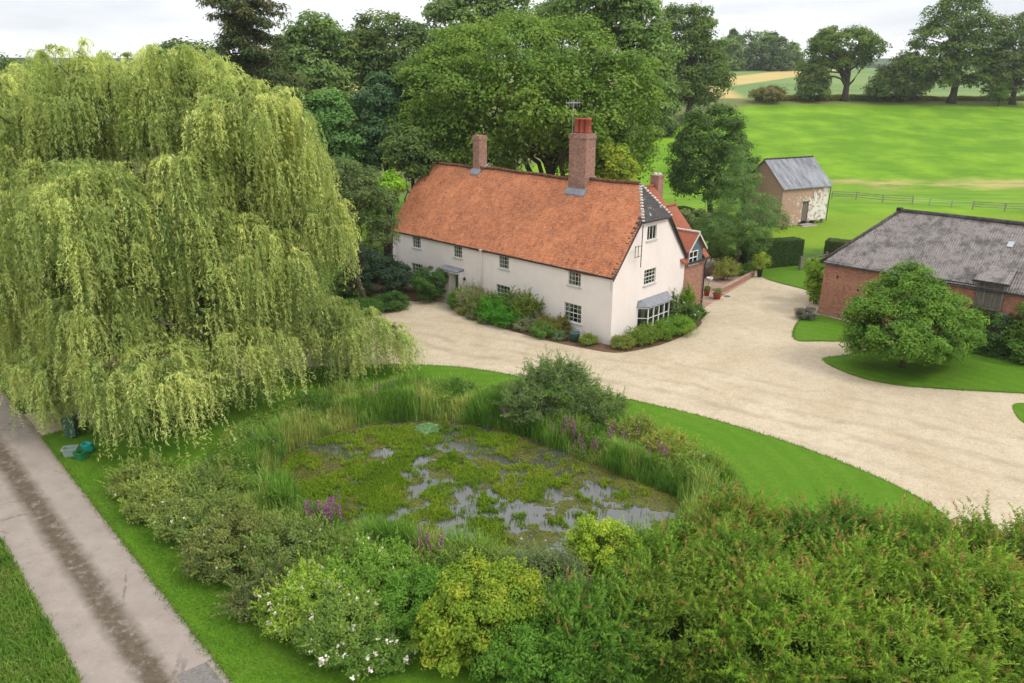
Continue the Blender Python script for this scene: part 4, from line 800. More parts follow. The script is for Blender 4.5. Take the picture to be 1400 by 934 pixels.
ptree('wood_tree', 'dark tree crown at the top edge behind the great walnut', 'tree', 118, (630, 160), [(632, 20, 40, 34, 0, 0), (606, 34, 24, 26, 0, 0), (655, 30, 30, 30, 0, 0), (625, 80, 36, 40, 0, 0), (690, 20, 30, 26, 0, 0)], 1.7, 17000, .55, D_BLUE, .7, 23, nlimb=5)
ptree('wood_tree', 'broad dark oak in the wood left of the walnut', 'tree', 112, (530, 160), [(530, 55, 48, 28, 0, 0), (505, 80, 40, 36, 0, 0), (556, 84, 34, 40, 0, 0), (530, 120, 50, 40, -1, 0), (568, 52, 16, 16, 0, 0)], 1.6, 24000, .5, D_DARK, .8, 24, nlimb=8)
ptree('wood_tree', 'loose mid green tree between the conifer and dark oak', 'tree', 106, (430, 170), [(430, 48, 36, 22, 0, 0), (412, 80, 30, 34, 0, 0), (450, 85, 34, 36, 0, 0), (432, 125, 44, 40, -1, 0), (395, 100, 20, 40, 1, 0)], 1.5, 20000, .5, D_BLUE, .6, 25, nlimb=10, dens=.8, inner=.2)
ptree('wood_tree', 'dark tree top showing over the willow left of the conifer', 'tree', 128, (255, 130), [(256, 74, 24, 13, 0, 0), (236, 92, 34, 24, 0, 0), (285, 92, 30, 22, 0, 0), (260, 120, 50, 40, 0, 0), (312, 86, 26, 16, 0, 0)], 1.8, 12000, .6, D_DARK, .6, 26, nlimb=4)
ptree('wood_tree', 'distant dark tree at the left edge above the willow', 'tree', 130, (10, 150), [(0, 92, 14, 10, 0, 0), (25, 110, 40, 22, 0, 0), (-30, 110, 40, 30, 0, 0)], 1.8, 8000, .6, D_DARK, .6, 27, nlimb=3)
for i, (px, py, rx, rz_, y, lb) in enumerate([(390, 160, 40, 40, 96, 'dark evergreen at the foot of the wood behind the conifer'), (580, 170, 40, 50, 100, 'dark tree deep in the wood behind the walnut left side'), (480, 170, 50, 40, 104, 'dark undergrowth tree in the gap below the broad oak'), (150, 140, 90, 40, 120, 'dark tree hidden mostly behind the willow crown'), (900, 172, 18, 14, 168, 'low dark tree below the poplar by the pasture edge')]):
    ptree('wood_tree', lb, 'tree', y, (px, py+rz_), [(px, py, rx, rz_, 0, 0), (px-rx*.5, py+rz_*.4, rx*.7, rz_*.7, -1, 0), (px+rx*.5, py+rz_*.4, rx*.7, rz_*.7, -1, 0)], 1.6, 11000, .55, D_DARK, .5, 30+i, nlimb=3)
# tall conifer: whorls of drooping boughs
def conifer(name, label, y, px, top_py, base_w, seed, pal, nleaf=70000, tiers=34, zfoot=2., r0=.75):
    rng = rs(seed); b = PY(px, 200, y); B = np.array([b[0], y, gz(b[0], y)]); tz = PY(px, top_py, y)[2]-B[2]; o = thing(name, label, 'tree', B); Rm = base_w*mpp(PY(px, 180, y)); cs = []; m = MB(); m.tube([(0, 0, -.3), (0, 0, tz*.5), (0, 0, tz*.98)], [r0, r0*.6, .06], 9)
    for k in range(tiers):
        f = k/(tiers-1); z = zfoot+(tz-zfoot)*f; R = Rm*(1-f)**.55*(.75+.45*rng.rand())+.6
        for j in range(int(9-4*f)):
            a = rng.uniform(0, 2*math.pi); l = R*rng.uniform(.55, 1.12); e = np.array([math.cos(a)*l, math.sin(a)*l, z-.12*l+rng.uniform(-.5, .5)]); m.tube([(0, 0, z), e*np.array([.5, .5, 1])+np.array([0, 0, .1*l]), e], [.09, .06, .02], 4, False)
            for q in np.linspace(.35, 1, 4): cs.append((*(e*np.array([q, q, 1])+np.array([0, 0, .12*l*(1-q)])), .45+.62*R*.28))
    m.build('trunk', BARK, o, True); cs = np.array(cs); idx = rng.randint(0, len(cs), nleaf); u = unit(rng, nleaf); Pq = cs[idx, :3]+u*cs[idx, 3:4]*np.array([1, 1, .5])*rng.uniform(.2, 1, (nleaf, 1))
    T = u*np.array([1, 1, .3])+np.array([0, 0, -.35]); quads_mesh('crown', leaf_quads(rng, Pq, u*.5+np.array([0, 0, .7])+unit(rng, nleaf)*.4, .42, .36, T), pal_cols(rng, pal, idx, len(cs)), LEAF, o); return o
conifer('redwood_tree', 'tall dark conifer left of the house, top cut by the photo', 80, 352, -85, 84, 40, [(0.027, 0.0546, 0.0242), (0.0432, 0.0728, 0.033), (0.081, 0.0858, 0.0374), (0.0473, 0.078, 0.0374)])
# great walnut behind the roof
ptree('walnut_tree', 'great spreading walnut directly behind the farmhouse roof', 'tree', 77, (735, 235), [(690, 84, 78, 46, 0, 9), (770, 92, 76, 52, 2, 9), (620, 125, 68, 50, -1, 7), (840, 130, 58, 55, 0, 7), (720, 140, 90, 55, -4, 7), (590, 175, 50, 45, 0, 6), (790, 165, 70, 45, -4, 6), (650, 190, 60, 35, -3, 6), (860, 185, 36, 34, 0, 5), (735, 66, 66, 32, 3, 8), (575, 110, 30, 26, 1, 4), (560, 200, 30, 30, 0, 4), (600, 222, 50, 22, -2, 4), (672, 214, 42, 24, -4, 4), (800, 214, 56, 22, -4, 4), (870, 216, 22, 20, 0, 3), (640, 70, 40, 26, 3, 5)], 1.45, 105000, .34, [(0.0515, 0.1034, 0.0168), (0.0717, 0.1342, 0.021), (0.0952, 0.1628, 0.0273)], .9, 41, nlimb=26, ttop=(1.5, 0, 11), barkm=BARK, inner=.22, low=-.9)
ptree('garden_tree', 'yellow-green young tree behind the main chimney', 'tree', 70, (838, 250), [(836, 218, 24, 20, 0, 0), (850, 236, 20, 14, 0, 0), (822, 240, 18, 12, 0, 0)], .7, 9000, .26, D_LIME, .12, 42, nlimb=6)
ptree('garden_tree', 'bright green rounded tree between the conifer and the walnut', 'tree', 74, (450, 225), [(448, 160, 36, 28, 0, 0), (425, 188, 30, 28, 0, 0), (470, 190, 32, 30, -1, 0), (448, 215, 46, 24, -1, 0), (450, 145, 22, 14, 0, 0)], 1.05, 24000, .34, [(.042, .105, .028), (.060, .135, .036), (.08, .16, .045)], .4, 43, nlimb=6)
ptree('garden_tree', 'blue-green rounded tree left of the walnut', 'tree', 76, (525, 240), [(522, 135, 30, 30, 0, 0), (510, 170, 24, 34, 0, 0), (538, 172, 26, 36, 0, 0), (520, 205, 34, 34, -1, 0)], 1.0, 24000, .32, [(.034, .082, .036), (.046, .10, .044), (.058, .118, .05)], .4, 44, nlimb=4)
ptree('garden_tree', 'dark tree under the walnut behind the left roof end', 'tree', 68, (560, 240), [(555, 205, 26, 30, 0, 0), (575, 225, 30, 20, 0, 0)], .9, 10000, .3, D_DARK, .3, 45, nlimb=3)
ptree('garden_bush', 'bright yellow-green bush by the far left end of the house', 'bush', 64, (534, 270), [(535, 254, 18, 15, 0, 0)], .5, 4500, .22, [(.085, .19, .012), (.11, .23, .018), (.14, .26, .02)], .1, 46, nlimb=2)
ptree('garden_tree', 'feathery grey-green tree between the willow and the house', 'tree', 56, (490, 345), [(480, 250, 34, 26, 0, 0), (505, 285, 32, 34, 0, 0), (460, 240, 26, 18, 1, 0), (520, 315, 22, 26, 0, 0), (450, 290, 40, 40, 1, 0)], .7, 20000, .26, [(.05, .085, .034), (.066, .11, .04), (.09, .135, .045)], .25, 47, nlimb=8, asp=.35, droop=.5)
# right of the house
ptree('garden_tree', 'dense dark rounded tree behind the brick wing', 'tree', 97, (968, 300), [(972, 185, 40, 36, 0, 0), (952, 215, 36, 36, 0, 0), (990, 220, 40, 38, 0, 0), (968, 245, 48, 30, 0, 0), (985, 170, 28, 22, 0, 0), (940, 240, 24, 26, 0, 0)], .95, 34000, .30, [(0.035, 0.0756, 0.0176), (0.0475, 0.0976, 0.022), (0.065, 0.122, 0.0275)], .45, 50, nlimb=6, low=-.9)
ptree('pine_tree', 'soft grey-green pine standing beside the gravel drive', 'tree', 70, (1005, 362), [(1013, 208, 6, 14, 0, 0), (1012, 226, 13, 16, 0, 0), (1011, 252, 26, 22, 0, 0), (1010, 282, 38, 24, 0, 0), (1022, 305, 48, 22, 0, 0), (990, 312, 38, 20, -.5, 0), (1045, 305, 30, 22, 0, 0), (1010, 332, 42, 12, 0, 0), (1050, 285, 16, 14, 0, 0)], .62, 46000, .21, [(0.0486, 0.1056, 0.032), (0.0668, 0.1341, 0.04), (0.0861, 0.1615, 0.0464)], .22, 51, nlimb=16, asp=.2, up=.3, dens=.85, barkm=BARKP, ttop=(.2, 0, 9.5))
ptree('garden_bush', 'pale scrubby bush between the brick wing and the pine', 'bush', 78, (955, 325), [(958, 305, 24, 16, 0, 0), (975, 318, 20, 16, -1, 0), (945, 300, 14, 12, 0, 0)], .6, 8000, .24, [(.055, .09, .035), (.08, .12, .045), (.11, .15, .05)], .1, 52, nlimb=5)
ptree('garden_bush', 'dark shrubs in the shade at the foot of the pine', 'bush', 71.5, (985, 350), [(978, 345, 16, 12, 0, 0), (1000, 352, 18, 9, 1, 0), (1026, 348, 16, 9, .5, 0)], .45, 8000, .18, D_DARK, .08, 53, nlimb=4)
def hedge(label, p0, p1, wd, h, seed, pal, nleaf, name='clipped_hedge', ls=.12, z0=None):
    rng = rs(seed); a, b = np.array(p0), np.array(p1); L = np.linalg.norm(b-a); e = (b-a)/L; nn = np.array([-e[1], e[0]]); z = gz(*a) if z0 is None else z0
    o = thing(name, label, 'hedge', (a[0], a[1], z)); n = nleaf; f = rng.choice(4, n, p=[.34, .14, .34, .18]); U = rng.uniform(0, L, n); Vv = rng.uniform(-wd/2, wd/2, n); Z = rng.uniform(0, h, n); N = np.zeros((n, 3))
    j = rng.normal(size=n)*.05+.07*(vnoise(U*1.5, Z*1.5+Vv, seed)-.5)
    for k in range(4):
        q = f == k
        if k == 0: Vv[q] = -wd/2+j[q]; N[q] = (*(-nn), 0)
        if k == 1: Vv[q] = wd/2+j[q]; N[q] = (*nn, 0)
        if k == 2: Z[q] = h+j[q]; N[q] = (0, 0, 1)
        if k == 3: U[q] = np.where(rng.rand(q.sum()) < .5, 0, L)+j[q]; N[q] = (*e, 0)
    P = np.stack([e[0]*U+nn[0]*Vv, e[1]*U+nn[1]*Vv, np.maximum(Z, .02)], 1)
    fol = quads_mesh('foliage', leaf_quads(rng, P, N+unit(rng, n)*.6, ls, .6), pal_cols(rng, pal, rng.randint(0, 200, n), 200), LEAF, o)
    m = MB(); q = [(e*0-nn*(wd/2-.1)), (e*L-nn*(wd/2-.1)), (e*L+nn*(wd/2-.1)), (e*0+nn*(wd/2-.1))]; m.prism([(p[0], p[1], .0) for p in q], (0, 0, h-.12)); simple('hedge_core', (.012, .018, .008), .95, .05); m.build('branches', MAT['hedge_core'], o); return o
g2 = lambda px, py: G0(px, py)[:2]
hedge('tall clipped dark hedge between the pine and the field gate', g2(1012, 368), g2(1088, 361), 1.6, 2.6, 60, [(.022, .05, .014), (.03, .065, .018), (.042, .08, .02)], 30000)
hedge('short clipped dark hedge to the right of the field gate', g2(1128, 352), g2(1160, 356), 1.7, 1.9, 61, [(.03, .055, .018), (.042, .07, .022), (.07, .09, .035)], 12000)
hedge('dark clipped yew block behind the brick wing', g2(922, 316), g2(937, 321), 2.2, 3.0, 62, [(.014, .034, .012), (.02, .044, .014), (.026, .05, .016)], 9000, name='yew_block', ls=.16)
# round tree on the lawn island, shrubs along the barn
ptree('field_maple', 'round spreading tree on the lawn island before the barn', 'tree', 43.6, (1232, 503), [(1242, 415, 50, 38, 0, 0), (1205, 440, 46, 36, -.4, 0), (1285, 440, 46, 36, 0, 0), (1240, 455, 66, 34, -.8, 3.2), (1190, 465, 32, 24, 0, 0), (1300, 462, 36, 26, .3, 0), (1245, 390, 34, 24, 0, 0), (1225, 470, 44, 16, -1, 2), (1275, 470, 40, 16, -.6, 2), (1312, 452, 16, 20, .6, 0)], .52, 74000, .155, [(0.047, 0.1078, 0.0147), (0.065, 0.1408, 0.0189), (0.0874, 0.1738, 0.0252)], .17, 70, nlimb=22, base=(G0(1232, 503)[0], G0(1232, 503)[1], .05), low=-.62, ttop=(.15, .2, 3.2), inner=.2)
ptree('barn_shrub', 'dark straggling shrub right of the round island tree', 'shrub', 46.2, (1370, 500), [(1368, 455, 30, 26, 0, 0), (1350, 470, 24, 22, 0, 0), (1392, 470, 26, 26, -.3, 0), (1375, 485, 34, 16, -.4, 1.2)], .42, 18000, .16, [(.03, .07, .018), (.042, .092, .024), (.06, .12, .03)], .07, 71, nlimb=12)
ptree('barn_shrub', 'small dark climber against the barn below the loft door', 'shrub', 47.5, (1345, 470), [(1340, 440, 22, 24, 0, 0), (1362, 432, 14, 22, .2, 0), (1330, 455, 22, 16, 0, 0)], .4, 9000, .15, D_MID, .06, 72, nlimb=8)
ptree('barn_shrub', 'leafy bush at the right edge in front of the barn', 'shrub', 44.5, (1412, 490), [(1410, 450, 24, 34, 0, 0), (1398, 478, 18, 18, -.3, 0)], .45, 9000, .16, D_MID, .06, 73, nlimb=6)
# ------------------------------------------------------------------ the weeping willow
def willow(seed=80):
    rng = rs(seed); B = G0(235, 515); B[2] = 0; y0 = B[1]
    o = thing('willow_tree', 'huge weeping willow with trailing yellow-green curtains beside the lane', 'tree', B)
    L = []
    for px, py, rx, rz_, dy, ry in [(90, 190, 150, 100, 0, 6), (265, 175, 120, 90, 0, 6), (385, 250, 80, 90, 1, 5), (190, 290, 190, 120, -3.5, 6), (325, 370, 120, 110, -3, 5), (60, 380, 130, 120, -3, 5), (425, 440, 60, 46, .5, 3), (190, 440, 130, 80, -6.0, 4.5), (20, 150, 90, 60, 3, 5), (180, 130, 110, 50, 3, 6), (440, 315, 40, 50, 0, 3), (300, 470, 100, 60, -5, 3.5), (205, 520, 120, 60, -8.5, 2.6), (110, 500, 90, 60, -6, 3), (335, 505, 50, 45, -6, 2.2), (478, 462, 30, 30, 1, 2.0), (20, 470, 70, 60, -3, 3), (255, 110, 60, 34, -1, 4), (340, 160, 60, 50, -2, 4), (120, 110, 50, 30, -2, 4)]:
        c = PY(px, py, y0+dy); s = mpp(c); L.append((c-B, np.array([rx*s, ry, rz_*s])))
    big = clumps(rng, L, 3.0, 1.55, -.45, .08); L2 = [(b[:3]-b[3:]*np.array([1., 1., .75])*q, np.array([q, q, q*.8])) for b, q in zip(big, rng.uniform(1.2, 2.7, len(big)))]
    cl = []
    for c, Rr in L2:
        d = unit(rng, 60); d = d[d[:, 2] > .05][:int(5+2.4*Rr[0]**1.5)]; cl.append(np.hstack([c+d*Rr*rng.uniform(.8, 1.08, (len(d), 1)), d]))
    cl = np.vstack(cl); cl = cl[cl[:, 2] > 2.0]; print('willow sprays', len(cl))
    ns_ = len(cl); K = 15; S = ns_*K; ap = np.repeat(cl[:, :3], K, 0); od = np.repeat(cl[:, 3:], K, 0)
    az = rng.uniform(0, 2*math.pi, S); hd = np.stack([np.cos(az), np.sin(az), 0*az], 1)*.8+od*np.array([1, 1, 0])*.9; hd = nrm(hd)
    R = np.repeat(rng.uniform(.6, 1.5, ns_), K)*rng.uniform(.25, 1.15, S); Ln = np.repeat(rng.uniform(1.3, 4.2, ns_), K)*rng.uniform(.5, 1.15, S); Ln = np.minimum(Ln, np.maximum(ap[:, 2]-rng.uniform(.1, 1.3, S), .3)); up_ = rng.uniform(.05, .45, S)
    n = np.maximum(4, (Ln*16).astype(int)); sid = np.repeat(np.arange(S), n); M = len(sid); s = rng.uniform(.02, 1, M)
    sway = rng.normal(size=(S, 3))*.10*Ln[:, None]
    P = ap[sid]+hd[sid]*(R[sid]*(1-np.exp(-3.2*s)))[:, None]+sway[sid]*(s**2)[:, None]*np.array([1, 1, 0]); P[:, 2] += up_[sid]*np.sin(np.minimum(s*5, math.pi))-Ln[sid]*s**1.35
    P += rng.normal(size=(M, 3))*.035; P[:, 2] = np.maximum(P[:, 2], .12)
    T = np.stack([rng.normal(size=M)*.5, rng.normal(size=M)*.5, -np.ones(M)], 1)+hd[sid]*(1.1*np.exp(-4*s))[:, None]
    N = unit(rng, M)*.8+hd[sid]*.5+np.array([0, 0, .75])
    C = pal_cols(rng, [(0.098, 0.1552, 0.0594), (0.1421, 0.2087, 0.0783), (0.1911, 0.2589, 0.1013), (0.2499, 0.3156, 0.1418)], (sid//K), ns_, .2); C *= np.array([1.20, 1.14, 1.10])*np.repeat(rng.uniform(.80, 1.22, S), n)[:, None]
    quads_mesh('crown', leaf_quads(rng, P, N, .22, .20, T, .05), C, WLEAF, o); print('willow leaves', M)
    m = MB(); m.tube([(0, 0, -.4), (.2, 0, 1.5), (0, .2, 3.2), (-.3, .1, 5)], [1.0, .75, .68, .6], 12)
    for c, Rr in L:
        q = np.array([-.2, .1, 3.5+rng.rand()*1.5]); m.tube(wiggle(rng, q, c+np.array([0, 0, Rr[2]*.5]), 7, .08, .08), np.linspace(.38, .08, 7), 7, False)
        for k in range(5): d = unit(rng, 1)[0]; d[2] = abs(d[2]); m.tube(wiggle(rng, c*.75+q*.25, c+d*Rr*.85, 6, .1, .08), np.linspace(.16, .03, 6), 5, False)
    m.build('trunk', BARKP, o, True)
    tw = MB(); pick = rng.choice(S, 900, False)
    for k in pick:
        ss = np.linspace(0, 1, 5); q = ap[k]+hd[k]*(R[k]*(1-np.exp(-3.2*ss)))[:, None]+sway[k]*(ss**2)[:, None]*np.array([1, 1, 0]); q[:, 2] += up_[k]*np.sin(np.minimum(ss*5, math.pi))-Ln[k]*ss**1.35; tw.tube(q, [.018, .014, .011, .008, .005], 3, False)
    simple('willow_twig', (.16, .13, .04), .8); tw.build('twigs', MAT['willow_twig'], o, True)
willow()
# ------------------------------------------------------------------ shrubs: beds, pond bank, foreground
def gshrub(name, label, base, lobes, cr, nleaf, ls, pal, seed, cat='shrub', group=None, blossoms=None, stems=6, z=None, shoots=None, **kw):
    """base (x, y); lobes (dx, dy, z, rx, ry, rz) in metres"""
    rng = rs(seed); zz = gz(*base) if z is None else z; o = thing(name, label, cat, (base[0], base[1], zz), 0, group)
    lb = [((a, b_, c), np.array([r1, r2, r3])) for a, b_, c, r1, r2, r3 in lobes]
    kw.setdefault('low', -.5); _, cl = crown_mesh('foliage', rng, lb, cr, nleaf, ls, kw.pop('asp', .5), pal, o, minz=.02, **kw)
    if shoots:
        ns_, sl, lsz, apx, tipc, tf = shoots; cand = cl[cl[:, 5] > -.1]; k = rng.randint(0, len(cand), ns_); A = cand[k, :3]+cand[k, 3:]*cr*.35; dr = nrm(cand[k, 3:]*.75+np.array([0, 0, .8])+rng.normal(size=(ns_, 3))*.28); L = sl*rng.uniform(.45, 1.25, ns_); nl = np.maximum(6, (L/lsz*5.5).astype(int)); sid = np.repeat(np.arange(ns_), nl); f = rng.uniform(0, 1, len(sid)); bend = rng.normal(size=(ns_, 3))*.22+np.array([0, 0, -.18])
        Pq = A[sid]+dr[sid]*(L[sid]*f)[:, None]+bend[sid]*(L[sid]*f**2)[:, None]; side = nrm(np.cross(dr[sid], unit(rng, len(sid)))); Tq = side+dr[sid]*(.35+.9*f[:, None]); Pq = Pq+side*lsz*.4*(1-.5*f[:, None]); Pq[:, 2] = np.maximum(Pq[:, 2], .02); Cq = pal_cols(rng, pal, sid, ns_, .2)*(.95+.35*f[:, None])
        if tipc is not None: q = (f > .55) & (rng.rand(ns_) < tf)[sid]; Cq[q] = Cq[q]*.35+np.array(tipc)*rng.uniform(.5, 1.1, (q.sum(), 1))*.65
        quads_mesh('shoots', leaf_quads(rng, Pq, np.cross(Tq, dr[sid])+np.array([0, 0, .6]), lsz, apx, Tq, .06), Cq, LEAF, o)
    if stems:
        m = MB()
        for k in rng.choice(len(cl), min(stems, len(cl)), False): m.tube(wiggle(rng, (rng.normal()*.12+cl[k, 0]*.25, rng.normal()*.12+cl[k, 1]*.25, -.05), cl[k, :3], 5, .1), np.linspace(.035, .008, 5), 5, False)
        m.build('stems', BARK, o, True)
    if blossoms:
        nb, bs, bc = blossoms; cand = cl[cl[:, 5] > .1]; pk = cand[rng.randint(0, len(cand), nb)]; ctr = pk[:, :3]+pk[:, 3:]*cr*.9+rng.normal(size=(nb, 3))*cr*.3
        k = 9; P = np.repeat(ctr, k, 0)+unit(rng, nb*k)*bs*.45; quads_mesh('blossoms', leaf_quads(rng, P, unit(rng, nb*k)+np.array([0, -.2, .8]), bs*.62, .9), np.array(bc)*(1+rng.uniform(-.15, .15, (nb*k, 1))), PETAL, o)['kind'] = 'stuff'
    return o
HB = lambda x, y: tuple(HW(x, y))
# along the front and gable walls
ball = lambda r, h: [(0, 0, h*.5, r, r, h*.52)]
gshrub('clipped_bush', 'tall round clipped bush on a short stem by the front door', g2(588, 412), [(0, 0, 1.55, 1.45, 1.35, 1.3)], .4, 26000, .09, [(.022, .06, .012), (.032, .082, .016), (.044, .10, .02)], 90, low=-.95, jit=.3)
gshrub('viburnum_bush', 'dark bluish evergreen bush at the left end of the house', g2(528, 402), [(0, 0, 1.5, 2.1, 1.6, 1.6), (-1.5, -.2, 1.9, 1.6, 1.4, 2.1), (1.4, .3, 1.2, 1.0, .9, 1.2)], .5, 26000, .15, [(.018, .042, .024), (.026, .056, .032), (.04, .075, .045)], 91)
gshrub('viburnum_bush', 'dark green bush by the drive edge below the bluish evergreen', g2(538, 424), [(0, 0, .6, 1.1, .9, .75), (-.9, -.1, .5, .7, .7, .6)], .4, 11000, .12, [(.024, .07, .012), (.032, .088, .016), (.045, .105, .022)], 92)
gshrub('garden_bush', 'mid green bush near the willow at the end of the drive', g2(503, 430), [(0, 0, .55, 1.0, .9, .7), (-1.0, .2, .5, .8, .8, .6)], .4, 10000, .12, [(.03, .085, .014), (.042, .105, .018), (.055, .13, .024)], 93)
gshrub('garden_bush', 'shadowed dark bush between the willow and evergreen bush', g2(480, 405), [(0, 0, .9, 1.6, 1.2, 1.2)], .5, 9000, .15, D_DARK, 94)
gshrub('garden_bush', 'grey conifer-like bush half behind the evergreen bush', g2(498, 385), [(0, 0, 1.5, 1.7, 1.5, 1.9)], .5, 12000, .15, [(.034, .055, .03), (.045, .07, .04), (.055, .08, .045)], 95)
FB = [  # x, y along the wall, radius, height, palette, seed, label
    (-14.1, -1.25, .75, 1.25, [(.038, .10, .014), (.052, .125, .018), (.07, .15, .024)], 'green bush at the left end of the front bed beside the door', 'front_shrub', .09, None),
    (-12.9, -1.0, .95, 1.55, [(.10, .13, .065), (.14, .17, .09), (.20, .22, .13)], 'silvery variegated shrub in the front bed right of the door', 'front_shrub', .08, None),
    (-11.8, -1.3, .85, 1.25, [(.07, .105, .035), (.095, .13, .045), (.13, .165, .06)], 'grey-green shrub under the middle ground floor window', 'front_shrub', .08, None),
    (-10.6, -.9, .7, 1.3, [(.055, .11, .025), (.075, .14, .03), (.10, .17, .04)], 'loose green shrub at the right jamb of the middle window', 'front_shrub', .09, None),
    (-9.6, -1.35, 1.15, 1.25, [(.030, .125, .008), (.042, .155, .012), (.06, .18, .016)], 'vivid green mound in the middle of the front bed', 'front_shrub', .085, None),
    (-8.1, -1.5, 1.1, 1.15, [(.028, .115, .010), (.040, .145, .012), (.055, .175, .016)], 'second vivid green mound leaning against the first', 'front_shrub', .085, None),
    (-8.5, -.6, .75, 1.75, [(.05, .095, .024), (.068, .115, .028), (.09, .13, .04)], 'tall leafy shrub against the wall behind the vivid mounds', 'front_shrub', .10, None),
    (-7.1, -.75, .7, 1.95, [(.055, .10, .018), (.08, .125, .022), (.12, .15, .03)], 'tallest yellowish shrub against the blank front wall', 'front_shrub', .10, None),
    (-5.9, -1.0, .55, 1.0, [(.08, .10, .05), (.10, .13, .06), (.14, .15, .10)], 'grey lavender clump in the front bed', 'front_shrub', .06, (40, .06, (.30, .22, .42))),
    (-6.6, -1.75, .55, .7, [(.09, .12, .06), (.12, .15, .08), (.16, .19, .11)], 'low silver clump at the gravel edge of the bed', 'front_shrub', .06, None),
    (-4.4, -.75, .85, 1.0, [(.075, .10, .018), (.10, .11, .022), (.14, .12, .03)], 'bronze-green shrub under the right ground floor window', 'front_shrub', .08, None),
    (-4.6, -1.75, .75, .75, [(.05, .115, .022), (.065, .14, .028), (.085, .165, .036)], 'neat low green dome at the gravel edge', 'front_shrub', .07, None),
    (-12.6, -2.0, .6, .55, [(.09, .12, .045), (.12, .14, .05), (.16, .17, .04)], 'low yellowish clump edging the bed near the door', 'front_shrub', .06, (20, .05, (.55, .45, .05))),
    (-11.2, -2.15, .6, .5, [(.06, .085, .035), (.08, .11, .045), (.10, .13, .05)], 'low grey-green edging clump below the middle window', 'front_shrub', .06, None),
    (-9.9, -2.25, .6, .5, [(.055, .09, .03), (.075, .12, .04), (.09, .14, .05)], 'low clump edging the bed below the vivid mounds', 'front_shrub', .06, None),
    (-3.3, -1.5, .35, .5, [(.06, .10, .05), (.08, .13, .07), (.1, .15, .08)], 'small grey tuft on the bare soil near the corner', 'front_shrub', .05, None),
    (-1.2, -.9, .45, .55, [(.07, .12, .02), (.095, .15, .025), (.12, .17, .035)], 'pale green tuft at the foot of the house corner', 'front_shrub', .06, None),
    (.9, .3, .6, .65, [(.08, .125, .02), (.11, .15, .03), (.13, .16, .05)], 'straggly yellow-green plant round the house corner', 'gable_shrub', .07, None),
    (1.3, 1.9, .75, .95, [(.06, .115, .018), (.08, .14, .022), (.11, .17, .03)], 'grassy green shrub left of the bay window', 'gable_shrub', .08, None),
    (1.5, 3.3, .75, .85, [(.06, .12, .016), (.08, .15, .02), (.10, .18, .026)], 'light green shrub below the left side of the bay', 'gable_shrub', .08, None),
    (1.8, 5.3, 1.05, 1.05, [(.055, .13, .012), (.075, .165, .016), (.095, .19, .022)], 'dense bright rounded box bush in front of the bay', 'gable_shrub', .07, None),
    (1.2, 7.5, .75, 1.25, [(.04, .085, .02), (.055, .11, .026), (.075, .14, .036)], 'dark rose shrub right of the bay window', 'gable_shrub', .09, (14, .10, (.75, .72, .66))),
    (.4, 9.0, .32, 1.9, [(.06, .13, .012), (.085, .165, .016), (.12, .19, .024)], 'tall climber at the joint of gable and brick wing', 'gable_shrub', .10, None),
    (1.0, 9.5, .5, .85, [(.035, .085, .02), (.05, .105, .024), (.065, .13, .03)], 'dark leafy shrub in front of the brick wing', 'gable_shrub', .09, None),
    (.35, 7.1, .4, 1.7, [(.055, .095, .03), (.07, .115, .04), (.10, .15, .06)], 'thin climbing rose beside the bay window', 'gable_shrub', .09, (8, .09, (.75, .73, .70)))]
for i, (x, y, r, h, pal, lb, nm_, ls, bl) in enumerate(FB):
    r *= 1.22; h *= 1.22
    gshrub(nm_, lb, HB(x, y), [(0, 0, h*.45, r, r*.9, h*.55), (r*.45, .1, h*.36, r*.7, r*.7, h*.42), (-r*.45, -.1, h*.34, r*.65, r*.7, h*.42)], max(.2, r*.3), int(4200+r*r*7500), ls, pal, 200+i, blossoms=bl, stems=5, shoots=(int(60+90*r), .35*h, ls, .4, None, 0) if i != 20 else None)
gshrub('corner_climber', 'yellow-green fig climbing the left corner of the barn', tuple(G0(1116, 415)[:2]), [(-.2, .2, 1.7, .7, .6, 1.6), (-.4, .4, 2.9, .7, .6, .9), (-.1, 0, .6, .4, .4, .7)], .33, 5200, .2, [(.085, .17, .016), (.12, .215, .022), (.15, .25, .03)], 230)
gshrub('lavender_bush', 'dark grey lavender bush at the foot of the barn corner', tuple(G0(1101, 436)[:2]), [(0, 0, .4, .75, .7, .5)], .25, 5000, .08, [(.05, .06, .05), (.07, .08, .07), (.09, .09, .10)], 231)
